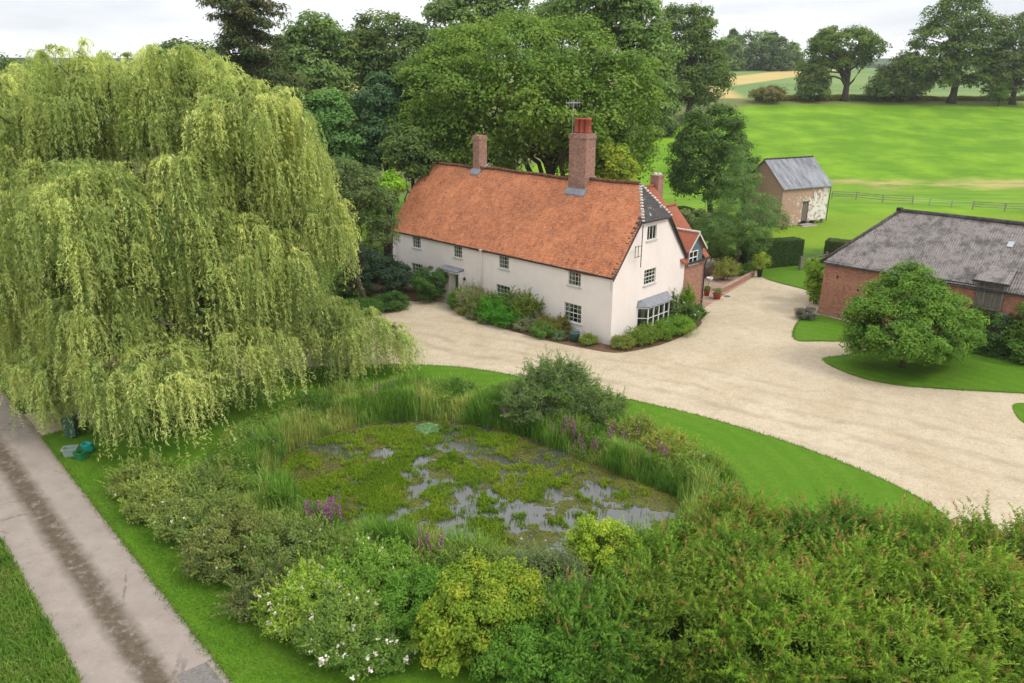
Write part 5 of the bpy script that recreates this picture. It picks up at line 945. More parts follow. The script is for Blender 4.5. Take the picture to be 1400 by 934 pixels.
# pond bank willow shrub, west bank bushes and the foreground thicket
gshrub('grey_willow_shrub', 'large grey-green willow shrub on the far bank of the pond', (2.3, 35.8), [(0, 0, 1.3, 1.9, 1.5, 1.45), (-1.4, -.4, .8, 1.2, 1.1, 1.0), (1.5, -.4, .9, 1.2, 1.1, 1.0), (.3, .2, 2.1, .9, .9, 1.0), (-.6, .1, 1.9, .8, .8, .9), (2.2, -.2, .6, .9, .8, .7)], .42, 36000, .135, [(.055, .098, .036), (.075, .128, .046), (.11, .17, .068)], 240, asp=.26, up=.3, stems=14, shoots=(760, .9, .12, .2, None, 0))
WEST = [(tuple(G0(228, 700)[:2]), 1.25, 1.7, [(.075, .115, .030), (.10, .145, .038), (.14, .185, .05)], 'pale green bush at the top of the west bank row', 10, .07),
        (tuple(G0(282, 728)[:2]), 1.3, 1.6, [(0.0605, 0.102, 0.028), (0.0825, 0.126, 0.034), (0.121, 0.156, 0.045)], 'bush with white umbels in the west bank row', 16, .10),
        (tuple(G0(330, 772)[:2]), 1.55, 1.9, [(0.0517, 0.078, 0.0231), (0.0713, 0.104, 0.0294), (0.1092, 0.13, 0.0441)], 'brownish olive thorn bush in the middle of the row', 8, .06),
        (tuple(G0(395, 775)[:2]), 1.45, 1.75, [(0.0504, 0.0858, 0.024), (0.0696, 0.1105, 0.03), (0.096, 0.143, 0.04)], 'dark olive bush right of the brownish thorn', 8, .06),
        (tuple(G0(428, 850)[:2]), 1.35, 1.85, [(.085, .15, .022), (.11, .18, .028), (.14, .21, .036)], 'light green bush with pink-white blossom at the row end', 26, .11),
        (tuple(G0(470, 880)[:2]), 1.15, 1.7, [(.06, .115, .024), (.08, .14, .03), (.11, .17, .038)], 'leafy bush with white flowers by the tree guards', 20, .11),
        (tuple(G0(505, 820)[:2]), 1.5, 1.9, [(.055, .12, .018), (.075, .15, .022), (.10, .185, .03)], 'fresh green bush inside the curve of the bank row', 14, .08),
        (tuple(G0(575, 845)[:2]), 1.25, 1.65, [(.04, .11, .014), (.056, .135, .018), (.075, .165, .024)], 'vivid leafy bush just left of the golden shrub', 0, .09)]
for i, (b, r, h, pal, lb, nb, bs) in enumerate(WEST):
    r *= .90; h *= .92; nb = int(nb*1.7); pal = [tuple(x*1.18 for x in c) for c in pal]
    gshrub('bank_bush', lb, b, [(0, 0, h*.45, r, r, h*.55), (r*.6, .3, h*.38, r*.75, r*.75, h*.45), (-r*.6, -.2, h*.36, r*.75, r*.75, h*.42), (.1, -r*.5, h*.33, r*.8, r*.6, h*.38)], .32, 27000, .085, pal, 250+i, blossoms=(nb, bs, (.78, .70, .66)) if nb else None, stems=9, asp=.45, up=.35, shoots=(300, .5, .085, .4, None, 0))
for i, (px, py, r, h, pal, lb, nb) in enumerate([(200, 672, .9, 1.2, [(.075, .115, .030), (.10, .145, .038), (.14, .185, .05)], 'small pale bush nearest the willow in the bank row', 6), (265, 690, 1.1, 1.3, [(.06, .105, .028), (.08, .13, .035), (.11, .16, .045)], 'green bush behind the front of the bank row', 4), (372, 830, .9, 1.2, [(.055, .08, .028), (.07, .10, .034), (.10, .125, .05)], 'low olive bush on the lawn side of the row', 8), (462, 790, 1.2, 1.4, [(.06, .115, .024), (.08, .14, .03), (.11, .17, .038)], 'rounded green bush between the row and the pond', 6), (640, 800, 1.2, 1.3, [(.065, .12, .026), (.09, .15, .03), (.12, .18, .04)], 'loose green bush behind the golden shrub', 8)]):
    q = G0(px, py); gshrub('bank_bush', lb, (q[0], q[1]), [(0, 0, h*.45, r, r, h*.55), (r*.6, .3, h*.38, r*.75, r*.7, h*.45), (-r*.6, -.2, h*.36, r*.7, r*.75, h*.42)], .3, 15000, .085, pal, 320+i, blossoms=(nb, .08, (.78, .70, .66)), stems=7, asp=.45, shoots=(260, .6, .085, .35, None, 0))
gshrub('golden_shrub', 'golden-green shrub at the bottom of the photo', (-1.0, 18.6), [(0, 0, 1.25, 1.5, 1.3, 1.35), (.9, .6, 1.3, 1.1, 1.1, 1.2), (-1.0, -.5, .9, 1.0, 1.0, 1.0), (-.2, 1.2, 1.2, 1.1, .9, 1.1)], .34, 44000, .10, [(.075, .145, .014), (.105, .175, .018), (.165, .215, .024)], 270, stems=10, asp=.55, shoots=(240, .4, .10, .5, None, 0))
gshrub('golden_shrub', 'small bright lime shrub at the near edge of the pond', (3.1, 22.2), [(0, 0, 1.2, 1.1, .9, 1.2), (.7, .2, 1.1, .8, .7, 1.0)], .32, 17000, .10, [(.10, .18, .014), (.135, .22, .018), (.18, .255, .026)], 271, asp=.55)
gshrub('bank_bush', 'grey-green feathery plant between golden and lime shrubs', (.9, 21.3), [(0, 0, .9, 1.3, 1.0, 1.0), (.9, -.3, .8, .9, .8, .9)], .3, 17000, .09, [(.06, .095, .045), (.08, .12, .055), (.11, .15, .07)], 272, blossoms=(18, .08, (.6, .55, .5)), asp=.25)
THK = [((2.6, 18.0), 1.6, 2.0, 'darker green bush beside the golden shrub'), ((5.2, 18.6), 1.9, 2.5, 'tall thicket bush with a few red tips in the centre'), ((5.0, 21.4), 1.4, 1.5, 'lower thicket bush on the pond side'), ((8.0, 20.4), 2.1, 2.4, 'broad thicket bush with scattered red tips'), ((8.6, 23.6), 1.5, 1.5, 'thicket bush reaching the pond right end'),
       ((8.2, 17.3), 2.1, 2.8, 'front thicket bush with many salmon tips'), ((11.4, 19.4), 2.2, 2.6, 'thicket bush below the lawn curve'), ((11.6, 22.4), 1.8, 2.0, 'thicket bush at the inner lawn edge'), ((14.4, 21.4), 2.0, 2.3, 'thicket bush near the end of the lawn'), ((14.2, 17.9), 2.2, 3.0, 'front right thicket bush, salmon tipped'), ((17.2, 20.9), 2.0, 2.8, 'spiky thicket bush against the gravel'), ((17.6, 17.8), 2.1, 2.8, 'thicket bush at the bottom right corner'), ((11.2, 15.9), 2.0, 2.9, 'frontmost thicket bush cut by the bottom edge'), ((19.6, 19.6), 1.6, 2.5, 'last thicket bush at the right edge')]
TP = [[(0.0518, 0.1106, 0.0147), (0.0743, 0.1482, 0.0189), (0.1036, 0.1858, 0.0272)], [(0.0674, 0.1327, 0.0166), (0.0957, 0.1743, 0.0221), (0.1349, 0.2148, 0.0331)], [(0.0374, 0.0937, 0.0139), (0.0551, 0.1256, 0.0179), (0.0788, 0.1576, 0.0249)], [(0.0553, 0.1066, 0.0141), (0.0784, 0.1401, 0.0188), (0.1106, 0.1727, 0.0281)], [(0.0601, 0.1234, 0.0147), (0.0862, 0.1654, 0.0189), (0.1202, 0.2073, 0.0272)]]
for i, (b, r, h, lb) in enumerate(THK):
    r *= .88; h *= (1.0, .86, 1.02, .92, 1.05, 1.08, .90, 1.04, 1.0, 1.06, .92, .98, .84, 1.0)[i]
    gshrub('thicket_bush', lb, b, [(0, 0, h*.5, r, r, h*.5), (r*.55, .4, h*.42, r*.7, r*.7, h*.44), (-r*.55, -.3, h*.42, r*.7, r*.7, h*.44), (.2, -r*.5, h*.36, r*.8, r*.6, h*.40), (-.2, .3, h*.8, r*.55, r*.55, h*.28)], .36, 30000 if i not in (2, 4) else 20000, .125, TP[[2, 3, 0, 0, 3, 4, 1, 2, 0, 1, 3, 4, 1, 0][i]], 280+i, stems=12, asp=.30, up=.25, droop=-.15, shoots=(620, .95, .13, .24, (.25, .125, .07), .08 if i < 3 else .26), jit=.26)
# ------------------------------------------------------------------ reeds and long grass
def blades(rng, P, h, w_, lean, col, curl=.35):
    n = len(P); a = rng.uniform(0, 2*math.pi, n); d = np.stack([np.cos(a), np.sin(a), 0*a], 1); sd = np.stack([-np.sin(a), np.cos(a), 0*a], 1)
    L = (h*lean)[:, None]*d; up1 = np.array([0, 0, 1.])*(h*.62)[:, None]; m_ = P+L*.35+up1; t_ = P+L+np.array([0, 0, 1.])*(h*(1-curl*lean))[:, None]; ww = (w_*.5)[:, None]*sd
    q1 = np.stack([P-ww, P+ww, m_+ww*.9, m_-ww*.9], 1); q2 = np.stack([m_-ww*.9, m_+ww*.9, t_+ww*.12, t_-ww*.12], 1)
    return np.vstack([q1, q2]), np.vstack([col, col*1.08])
def scatter(rng, n, box, f):
    out = []
    while sum(map(len, out)) < n:
        q = np.stack([rng.uniform(box[0], box[1], n), rng.uniform(box[2], box[3], n)], 1); p = f(q[:, 0], q[:, 1]); out.append(q[rng.rand(n) < p])
    return np.vstack(out)[:n]
def colmix(rng, pal, t): pal = np.array(pal); t = np.clip(t, 0, 1)*(len(pal)-1.001); k = t.astype(int); f = (t-k)[:, None]; return (pal[k]*(1-f)+pal[k+1]*f)*(1+rng.uniform(-.25, .25, (len(t), 1)))
rng = rs(300); PB = (POND[:, 0].min()-4, POND[:, 0].max()+4, POND[:, 1].min()-4, POND[:, 1].max()+5)
def band(x, y):
    d = poly_dist(POND, x, y); far = np.clip((y-26)/8, 0, 1); wd = 1.7+1.2*far+1.0*(fbm(x/3, y/3, 31)-.4); return ((d > -.12-.5*(fbm(x/1.4, y/1.4, 33)-.4)) & (d < wd+.4)).astype(float)*(.45+.55*(fbm(x/1.3, y/1.3, 35) > .45))
Q = scatter(rng, 74000, PB, band); d = poly_dist(POND, Q[:, 0], Q[:, 1]); h = (.35+1.25*np.clip(fbm(Q[:, 0]/1.7, Q[:, 1]/1.7, 37)*1.8-.4, 0, 1.1))*rng.uniform(.55, 1.3, len(Q))*np.where(d > 1.2, .75, 1)*np.where(Q[:, 0] > 3, .78, 1)
Pz = np.column_stack([Q, ground_z(Q[:, 0], Q[:, 1])-.02]); C = colmix(rng, [(.046, .110, .016), (.070, .150, .022), (.105, .185, .040), (.13, .185, .05), (.165, .205, .06)], (fbm(Q[:, 0]/1.6, Q[:, 1]/1.6, 39)-.5)*2.6+.42+rng.normal(size=len(Q))*.12)
V, C = blades(rng, Pz, h, rng.uniform(.02, .042, len(Q)), rng.uniform(.05, .45, len(Q)), C); tag(quads_mesh('reed_bed', V, C, BLADE), 'tall reeds and rushes fringing the pond', 'reeds', kind='stuff')
# leafy herbs among the rushes
Q = scatter(rng, 40000, PB, lambda x, y: ((poly_dist(POND, x, y) > .5) & (poly_dist(POND, x, y) < 2.6) & (y > 26.5) & (fbm(x/1.5, y/1.5, 41) > .47)).astype(float)); P = np.column_stack([Q, ground_z(Q[:, 0], Q[:, 1])]); P[:, 2] += rng.uniform(.1, 1, len(P))*(.5+.7*fbm(Q[:, 0]/1.2, Q[:, 1]/1.2, 43))
C = colmix(rng, [(.05, .10, .02), (.075, .14, .026), (.11, .175, .035), (.16, .20, .05)], fbm(Q[:, 0]/1.6, Q[:, 1]/1.6, 45)*1.4-.2)
tag(quads_mesh('bank_weeds', leaf_quads(rng, P, unit(rng, len(P))+np.array([0, 0, .7]), .12, .45), C, LEAF), 'tangled leafy weeds on the pond bank', 'weeds', kind='stuff')
for i, (px, py, rr, hh, pal, lb, nb, bc) in enumerate([(700, 548, .8, .9, [(.06, .11, .03), (.085, .14, .04), (.12, .17, .05)], 'feathery green herb left of the grey willow shrub', 14, (.45, .25, .40)), (828, 570, .9, 1.3, [(.055, .10, .03), (.075, .125, .038), (.10, .15, .05)], 'grey-green herb right of the grey willow shrub', 10, (.5, .40, .42)), (868, 600, .9, 1.0, [(.085, .13, .03), (.115, .16, .035), (.16, .19, .05)], 'yellowish herb clump on the right-hand pond bank', 16, (.62, .52, .45)), (915, 622, 1.0, 1.0, [(.10, .145, .028), (.14, .175, .035), (.19, .20, .05)], 'straw-tinted herb clump near the lawn edge', 14, (.60, .50, .25)), (958, 650, 1.0, 1.0, [(.075, .13, .022), (.10, .16, .028), (.14, .19, .04)], 'leafy green herb clump at the right end of the bank', 8, (.6, .5, .5)), (780, 585, .8, 1.1, [(.07, .14, .022), (.095, .17, .028), (.13, .20, .04)], 'fresh green herbs at the foot of the grey willow shrub', 8, (.55, .2, .45)), (620, 540, .9, .7, [(.06, .115, .03), (.08, .14, .035), (.11, .17, .05)], 'low weedy herbs on the far bank under the lawn', 20, (.55, .45, .5)), (430, 560, .9, .9, [(.05, .115, .022), (.07, .14, .026), (.09, .165, .034)], 'dark leafy herbs at the far left of the pond', 6, (.5, .3, .45)), (352, 622, .9, 1.0, [(.06, .125, .03), (.08, .15, .035), (.11, .175, .045)], 'blue-green herbs on the left pond bank', 5, (.6, .5, .5)), (300, 660, .9, .9, [(.075, .12, .03), (.10, .15, .038), (.14, .18, .05)], 'pale herbs between willow and the bank row', 12, (.7, .62, .55))]):
    q = G0(px, py); gshrub('bank_herb', lb, (q[0], q[1]), [(0, 0, hh*.4, rr, rr*.8, hh*.5), (rr*.6, .2, hh*.3, rr*.7, rr*.6, hh*.4), (-rr*.6, -.1, hh*.3, rr*.7, rr*.6, hh*.4)], .24, 5200, .075, pal, 350+i, blossoms=(nb, .09, bc), stems=4, asp=.35, shoots=(230, .55, .075, .3, None, 0))
# pond plants: mass to the left, thinning to open water on the right and near side
def weedp(x, y):
    d = poly_dist(POND, x, y); open_ = np.clip((x-(-2.4)-(y-29)*.35)/6, 0, 1)+np.clip((26-y)/4, 0, 1)*.45*(x > -6); n = fbm(x/1.1, y/1.1, 51, 5)+.25*(fbm(x/4, y/4, 53)-.5); n2 = fbm(x/.42, y/.42, 54, 3); q = .6*n+.4*n2-(.45+.16*np.clip(open_, 0, 1.15)); return np.where(d < -.30-.5*np.clip((y-28)/6, 0, 1)*vnoise(x/1.5, y/1.5, 59), np.clip(q/.09, 0, 1)+.10*(vnoise(x*3, y*3, 58) > .55)*(q > -.16), 0)
Q = scatter(rng, 60000, PB, weedp); h = (.09+.17*fbm(Q[:, 0], Q[:, 1], 55))*rng.uniform(.6, 1.3, len(Q)); P = np.column_stack([Q, np.full(len(Q), -.42)])
C = colmix(rng, [(0.0425, 0.089, 0.0052), (0.0657, 0.1236, 0.0063), (0.0889, 0.1483, 0.0104), (0.1111, 0.1433, 0.0167)], fbm(Q[:, 0]/1.6, Q[:, 1]/1.6, 57)*1.5-.25+rng.normal(size=len(Q))*.1)
V, C = blades(rng, P, h, rng.uniform(.02, .035, len(Q)), rng.uniform(.1, .7, len(Q)), C); tag(quads_mesh('water_soldiers', V, C, BLADE), 'dense yellow-green water plants standing in the pond', 'pond plants', kind='stuff')
def scum(x, y): d = poly_dist(POND, x, y); n = fbm(x/.9, y/.9, 61, 5); e = np.clip(1+d/2.2, 0, 1); lft = np.clip((-2-x)/7, 0, 1); return ((n+.20*e*(x > -1)+.14*lft > .585) & (d < .05)).astype(float)
Q = scatter(rng, 42000, PB, scum); P = np.column_stack([Q, -.392+rng.uniform(0, .012, len(Q))]); C = colmix(rng, [(.045, .048, .014), (.065, .080, .014), (.085, .095, .018), (.065, .055, .026)], fbm(Q[:, 0]/.8, Q[:, 1]/.8, 63)*1.6-.3)
tag(quads_mesh('floating_pondweed', leaf_quads(rng, P, np.array([0, 0, 1.])+unit(rng, len(P))*.12, .085, .8, fold=.0), C, LEAF), 'olive and brown floating pondweed on the water', 'pondweed', kind='stuff')
Q = scatter(rng, 260, PB, lambda x, y: (np.hypot(x+4.55, y-35.1) < .6).astype(float)); P = np.column_stack([Q, -.36+rng.uniform(0, .12, len(Q))])
tag(quads_mesh('water_lily', leaf_quads(rng, P, np.array([0, 0, 1.])+unit(rng, len(P))*.25, .26, .95, fold=0), colmix(rng, [(.06, .13, .05), (.09, .17, .08)], rng.rand(len(P))), LEAF), 'blue-green water lily patch at the far pond edge', 'water lily')
# purple loosestrife
def loosestrife(p, label, ns_, seed, hh=1.25):
    rng = rs(seed); z = gz(*p); o = thing('purple_loosestrife', label, 'flower', (p[0], p[1], z), 0, 'purple flower clumps round the pond'); a = rng.normal(size=(ns_, 2))*.26; h = hh*rng.uniform(.75, 1.15, ns_); tip = np.column_stack([a*1.5, h])
    m = MB()
    for k in range(ns_): m.tube([(a[k, 0]*.6, a[k, 1]*.6, 0), tip[k]], [.01, .006], 4, False)
    m.build('stems', MAT['willow_twig'], o); n = ns_*26; k = np.repeat(np.arange(ns_), 26); P = tip[k]; P[:, 2] -= rng.uniform(0, .42, n)*hh; P += rng.normal(size=(n, 3))*np.array([.028, .028, .01])
    quads_mesh('flowers', leaf_quads(rng, P, unit(rng, n), .062, .8), np.array([[.34, .075, .30]])*(1+rng.uniform(-.3, .4, (n, 1))), PETAL, o)['kind'] = 'stuff'
    n = ns_*22; k = np.repeat(np.arange(ns_), 22); f = rng.uniform(.05, .7, n); P = np.column_stack([a[k]*(.6+.9*f[:, None]), h[k]*f])+rng.normal(size=(n, 3))*.05; quads_mesh('leaves', leaf_quads(rng, P, unit(rng, n)+np.array([0, 0, .6]), .11, .3), colmix(rng, [(.05, .11, .02), (.08, .15, .03)], rng.rand(n)), LEAF, o)['kind'] = 'stuff'
for i, (px, py, ns_, lb) in enumerate([(778, 605, 16, 'brightest magenta flower spikes below the grey willow shrub'), (752, 582, 9, 'dull purple spikes at the left foot of the grey shrub'), (703, 572, 8, 'purple spikes in the reeds left of the grey shrub'), (846, 612, 9, 'faint mauve spikes on the right-hand far bank'), (800, 622, 8, 'dusky pink spikes right of the brightest clump'), (523, 555, 7, 'pale pink spikes in the far left reeds'), (452, 728, 18, 'bright purple spikes on the near left bank'), (432, 722, 9, 'fading pink spikes beside the bright near left clump'), (585, 772, 13, 'small bright purple clump on the near bank middle'), (600, 785, 7, 'dull purple spikes right of the small near clump'), (900, 640, 6, 'last mauve spikes near the right pond end')]):
    q = G0(px, py, -.1); loosestrife((q[0], q[1]), lb, ns_, 400+i)
# rough roadside verge and short grass near the camera
VP = np.array([G0(*p)[:2] for p in [(-140, 700), (0, 742), (104, 934), (160, 1060), (-300, 1060)]])
Q = scatter(rng, 42000, (VP[:, 0].min(), VP[:, 0].max(), VP[:, 1].min(), VP[:, 1].max()), lambda x, y: (poly_dist(VP, x, y) < .18*fbm(x*2, y*2, 71)).astype(float)); P = np.column_stack([Q, np.zeros(len(Q))])
V, C = blades(rng, P, rng.uniform(.1, .42, len(Q))*(.5+fbm(Q[:, 0], Q[:, 1], 73)), rng.uniform(.012, .028, len(Q)), rng.uniform(.2, .9, len(Q)), colmix(rng, [(.034, .085, .010), (.052, .115, .014), (.075, .13, .022), (.11, .13, .04)], fbm(Q[:, 0]*1.3, Q[:, 1]*1.3, 75)*1.3-.15)); tag(quads_mesh('verge_grass', V, C, BLADE), 'rough tufted grass on the verge left of the lane', 'grass', kind='stuff')
LP = np.array([G0(*p)[:2] for p in [(52, 598), (300, 940), (520, 1010), (640, 880), (420, 770), (250, 630), (120, 580)]])
Q = scatter(rng, 80000, (LP[:, 0].min(), LP[:, 0].max(), LP[:, 1].min(), LP[:, 1].max()), lambda x, y: np.clip(-poly_dist(LP, x, y)/2.5, 0, 1)**.7*(y < 31.5)); P = np.column_stack([Q, np.full(len(Q), .055)])
V, C = blades(rng, P, rng.uniform(.03, .085, len(Q)), rng.uniform(.01, .02, len(Q)), rng.uniform(.2, .8, len(Q)), colmix(rng, [(.037, .090, .008), (.052, .112, .010), (.070, .125, .015)], fbm(Q[:, 0]*1.1, Q[:, 1]*1.1, 77)*1.5-.25)); tag(quads_mesh('short_grass', V, C, BLADE), 'short grass blades on the lawn beside the lane', 'grass', kind='stuff')
# extra near planting at the bottom edge
gshrub('bank_bush', 'vivid green bush at the bottom edge right of the golden shrub', (.9, 17.2), [(0, 0, .9, 1.4, 1.1, 1.0), (1.0, .3, .9, .9, .9, 1.0), (-.9, 0, .7, .9, .9, .8)], .34, 26000, .10, [(.036, .105, .012), (.052, .13, .016), (.075, .16, .022)], 300, asp=.5, shoots=(200, .45, .10, .4, None, 0))
gshrub('flowering_shrub', 'pink-white flowered shrub by the tree guards at the bottom', (-4.7, 17.9), [(0, 0, .5, 1.1, .8, .6), (-.7, .4, .45, .7, .7, .5), (.8, .1, .4, .7, .6, .45)], .28, 9000, .09, [(.05, .11, .02), (.07, .14, .025), (.095, .17, .034)], 301, asp=.4, blossoms=(34, .14, (.80, .70, .66)), shoots=(160, .5, .09, .3, None, 0))
rng = rs(330); E_ = []
for pl in (outer, np.array(lr[:2]), smooth_poly(gp([(1087, 465), (1087, 448), (1097, 436), (1115, 431), (1165, 444), (1180, 455), (1165, 466), (1120, 467)]), 5), smooth_poly(gp([(1125, 493), (1150, 487), (1200, 478), (1270, 462), (1340, 462), (1430, 480), (1460, 545), (1400, 538.5), (1300, 533), (1220, 526), (1165, 513)]), 5), smooth_poly(gp([(1040, 378), (1046, 357), (1105, 358), (1140, 356), (1150, 375), (1122, 402), (1100, 396)]), 5), np.array(ll[1:])):
    for i in range(len(pl)-1):
        a, b = pl[i], pl[i+1]; k = int(np.linalg.norm(b-a)*95)
        if k: E_.append(a+(b-a)*rng.rand(k, 1)+rng.normal(size=(k, 2))*.055*(.3+1.6*fbm(a[None, 0]*2, a[None, 1]*2, 5)[0]))
E_ = np.vstack(E_); h = rng.uniform(.05, .15, len(E_)); V, C = blades(rng, np.column_stack([E_, np.full(len(E_), .02)]), h, rng.uniform(.012, .03, len(E_)), rng.uniform(.3, .95, len(E_)), colmix(rng, [(.036, .09, .008), (.05, .11, .01), (.09, .13, .02)], rng.rand(len(E_)))); tag(quads_mesh('edge_grass', V, C, BLADE), 'ragged grass along the edges of lawn and lane', 'grass', kind='stuff')
# ------------------------------------------------------------------ tree guards, bins
t = NT('guard_plastic'); MAT['guard_plastic'] = t.done((.42, .52, .52), .35, .4)
for i, (px, py, h, lb) in enumerate([(459, 898, .75, 'pale blue tree guard tube beside the flowering shrub, leftmost of three'), (487, 903, .85, 'taller pale tree guard tube in the middle of three'), (504, 912, .6, 'short tree guard tube with a dark stake')]):
    q = G0(px, py); o = thing('tree_guard', lb, 'tree guard', (q[0], q[1], .05), 0, 'tree guards in the grass'); m = MB(); m.lathe([(.085, 0), (.08, h*.5), (.082, h-.02), (.09, h), (.07, h), (.068, .02)], (0, 0, 0), 10); m.build('tube', MAT['guard_plastic'], o, True)
    m = MB(); m.box(.09, .125, -.015, .02, -.1, h*(.8 if i < 2 else 1.15)); m.build('stake', MAT['iron' if i == 2 else 'weathered_rail'], o)
simple('pale_plastic', (.25, .31, .27), .5, .4, .1); simple('green_plastic', (.02, .16, .055), .45, .4, .1); simple('teal_plastic', (.01, .27, .22), .4, .4, .15); simple('bin_green', (.05, .11, .085), .5, .4, .1)
def tapered(m, w0, d0, w1, d1, z0, z1, t_=.02):
    A = [(-w0/2, -d0/2, z0), (w0/2, -d0/2, z0), (w0/2, d0/2, z0), (-w0/2, d0/2, z0)]; B = [(-w1/2, -d1/2, z1), (w1/2, -d1/2, z1), (w1/2, d1/2, z1), (-w1/2, d1/2, z1)]
    C = [(x*(1-2*t_/w1), y*(1-2*t_/d1), z) for x, y, z in B]; D = [(x*(1-2*t_/w0), y*(1-2*t_/d0), z0+.03) for x, y, z in A]
    return m.add(A+B+C+D, [(3,2,1,0),(0,1,5,4),(1,2,6,5),(2,3,7,6),(3,0,4,7),(4,5,9,8),(5,6,10,9),(6,7,11,10),(7,4,8,11),(8,9,13,12),(9,10,14,13),(10,11,15,14),(11,8,12,15),(12,13,14,15)])
def rim(m, w_, d_, z):
    for x0, x1, y0, y1 in ((-w_/2-.03, w_/2+.03, -d_/2-.03, -d_/2), (-w_/2-.03, w_/2+.03, d_/2, d_/2+.03), (-w_/2-.03, -w_/2, -d_/2, d_/2), (w_/2, w_/2+.03, -d_/2, d_/2)): m.box(x0, x1, y0, y1, z-.05, z+.005)
q = G0(98, 624); o = thing('recycling_box', 'pale grey-green recycling box under the willow curtain', 'recycling box', (q[0], q[1], .06), .25); m = MB(); tapered(m, .52, .36, .62, .44, 0, .42); m.build('box', MAT['pale_plastic'], o); m = MB(); rim(m, .62, .44, .42); m.build('rim', MAT['pale_plastic'], o)
q = G0(112, 629); o = thing('recycling_box', 'bright green recycling box by the lane under the willow', 'recycling box', (q[0], q[1], .06), -.35); m = MB(); tapered(m, .42, .34, .48, .40, 0, .40); m.build('box', MAT['green_plastic'], o); m = MB(); rim(m, .48, .40, .40); m.build('rim', MAT['green_plastic'], o)
q = G0(121, 619); o = thing('recycling_bag', 'teal recycling bag slumped behind the green box', 'bag', (q[0], q[1], .06), .2); m = MB(); m.lathe([(.24, 0), (.31, .1), (.30, .26), (.25, .38), (.27, .44), (.20, .44), (.16, .36)], (0, 0, 0), 12); m.build('bag', MAT['teal_plastic'], o, True)
m = MB(); m.tube([(-.2, 0, .42), (-.1, 0, .56), (.1, 0, .56), (.2, 0, .42)], .015, 5); m.build('handle', MAT['teal_plastic'], o, True)
q = G0(100, 598); o = thing('wheelie_bin', 'dark green wheelie bin half hidden by willow strands', 'bin', (q[0], q[1], .06), .2); m = MB(); tapered(m, .48, .52, .56, .66, .06, 1.0); m.build('body', MAT['bin_green'], o)
m = MB(); m.box(-.30, .30, -.36, .36, 1.0, 1.06, .02); m.build('lid', MAT['bin_green'], o); m = MB(); m.tube([(-.26, .38, 1.02), (.26, .38, 1.02)], .02, 6); m.build('handle', MAT['bin_green'], o)
for sx in (-.27, .22): m = MB(); m.tube([(sx, .24, .1), (sx+.05, .24, .1)], .1, 12); m.build('wheel', MAT['iron'], o)
# ------------------------------------------------------------------ field fences and gate
def rail_fence(label, px_posts, ext_to=None, hgt=1.25, rails=3, group=None):
    P = [np.array(at(*p)) for p in px_posts]; P = [np.array([p[0], p[1], gz(p[0], p[1])]) for p in P]; o = thing('field_fence', label, 'fence', P[0]); m0 = P[0]
    for p in P: m = MB(); q = p-m0; m.box(q[0]-.07, q[0]+.07, q[1]-.07, q[1]+.07, q[2]-.2, q[2]+hgt, .015); m.build('post', MAT['weathered_rail'], o)
    for i in range(len(P)-1):
        for k in range(rails):
            a, b = P[i]-m0, P[i+1]-m0; z = hgt*(.38+.27*k); m = MB(); m.add([(a[0], a[1]-.10, a[2]+z-.045), (b[0], b[1]-.10, b[2]+z-.045), (b[0], b[1]-.10, b[2]+z+.045), (a[0], a[1]-.10, a[2]+z+.045), (a[0], a[1]-.06, a[2]+z-.045), (b[0], b[1]-.06, b[2]+z-.045), (b[0], b[1]-.06, b[2]+z+.045), (a[0], a[1]-.06, a[2]+z+.045)], [(0,1,2,3),(7,6,5,4),(3,2,6,7),(0,4,5,1),(0,3,7,4),(1,5,6,2)]); m.build('rail', MAT['weathered_rail'], o)
    return o
rail_fence('grey post and rail fence to the right of the granary', [(1137, 272), (1170, 274), (1206, 277.5), (1247, 280)])
rail_fence('pale rail fence above the barn ridge at the right edge', [(1329, 287.5), (1373, 289.5), (1418, 292), (1460, 294)])
a_ = [np.array(at(*p)) for p in [(1247, 280.5), (1270, 282), (1300, 285), (1328, 287.8)]]; o = thing('wire_fence', 'thin wire fence linking the two rail fences', 'fence', a_[0])
for p in a_[1:3]: m = MB(); q = p-a_[0]; m.box(q[0]-.04, q[0]+.04, q[1]-.04, q[1]+.04, -.2, 1.1); m.build('post', MAT['weathered_rail'], o)
for z in (.4, .75, 1.05): m = MB(); m.tube([(*(p-a_[0])[:2], z) for p in a_], .012, 4); m.build('wire', MAT['aluminium'], o)
ga, gb = G0(1094, 370), G0(1127, 364); gl = np.linalg.norm(gb-ga); o = thing('field_gate', 'weathered five-bar gate between the two clipped hedges', 'gate', ga, math.atan2(gb[1]-ga[1], gb[0]-ga[0]))
for x in (-.12, gl+.12): m = MB(); m.box(x-.09, x+.09, -.09, .09, -.2, 1.45, .02); m.build('gate_post', MAT['weathered_boards'], o)
for z in (.25, .45, .66, .90, 1.18): m = MB(); m.box(0, gl, -.025, .025, z-.045, z+.045); m.build('bar', MAT['weathered_boards'], o)
for x in (.04, gl-.04): m = MB(); m.box(x-.04, x+.04, -.032, .032, .15, 1.26); m.build('stile', MAT['weathered_boards'], o)
m = MB(); m.prism([(.05, -.045, .25), (.15, -.045, .25), (gl-.05, -.045, 1.18), (gl-.15, -.045, 1.18)], (0, .018, 0)); m.build('brace', MAT['weathered_boards'], o)
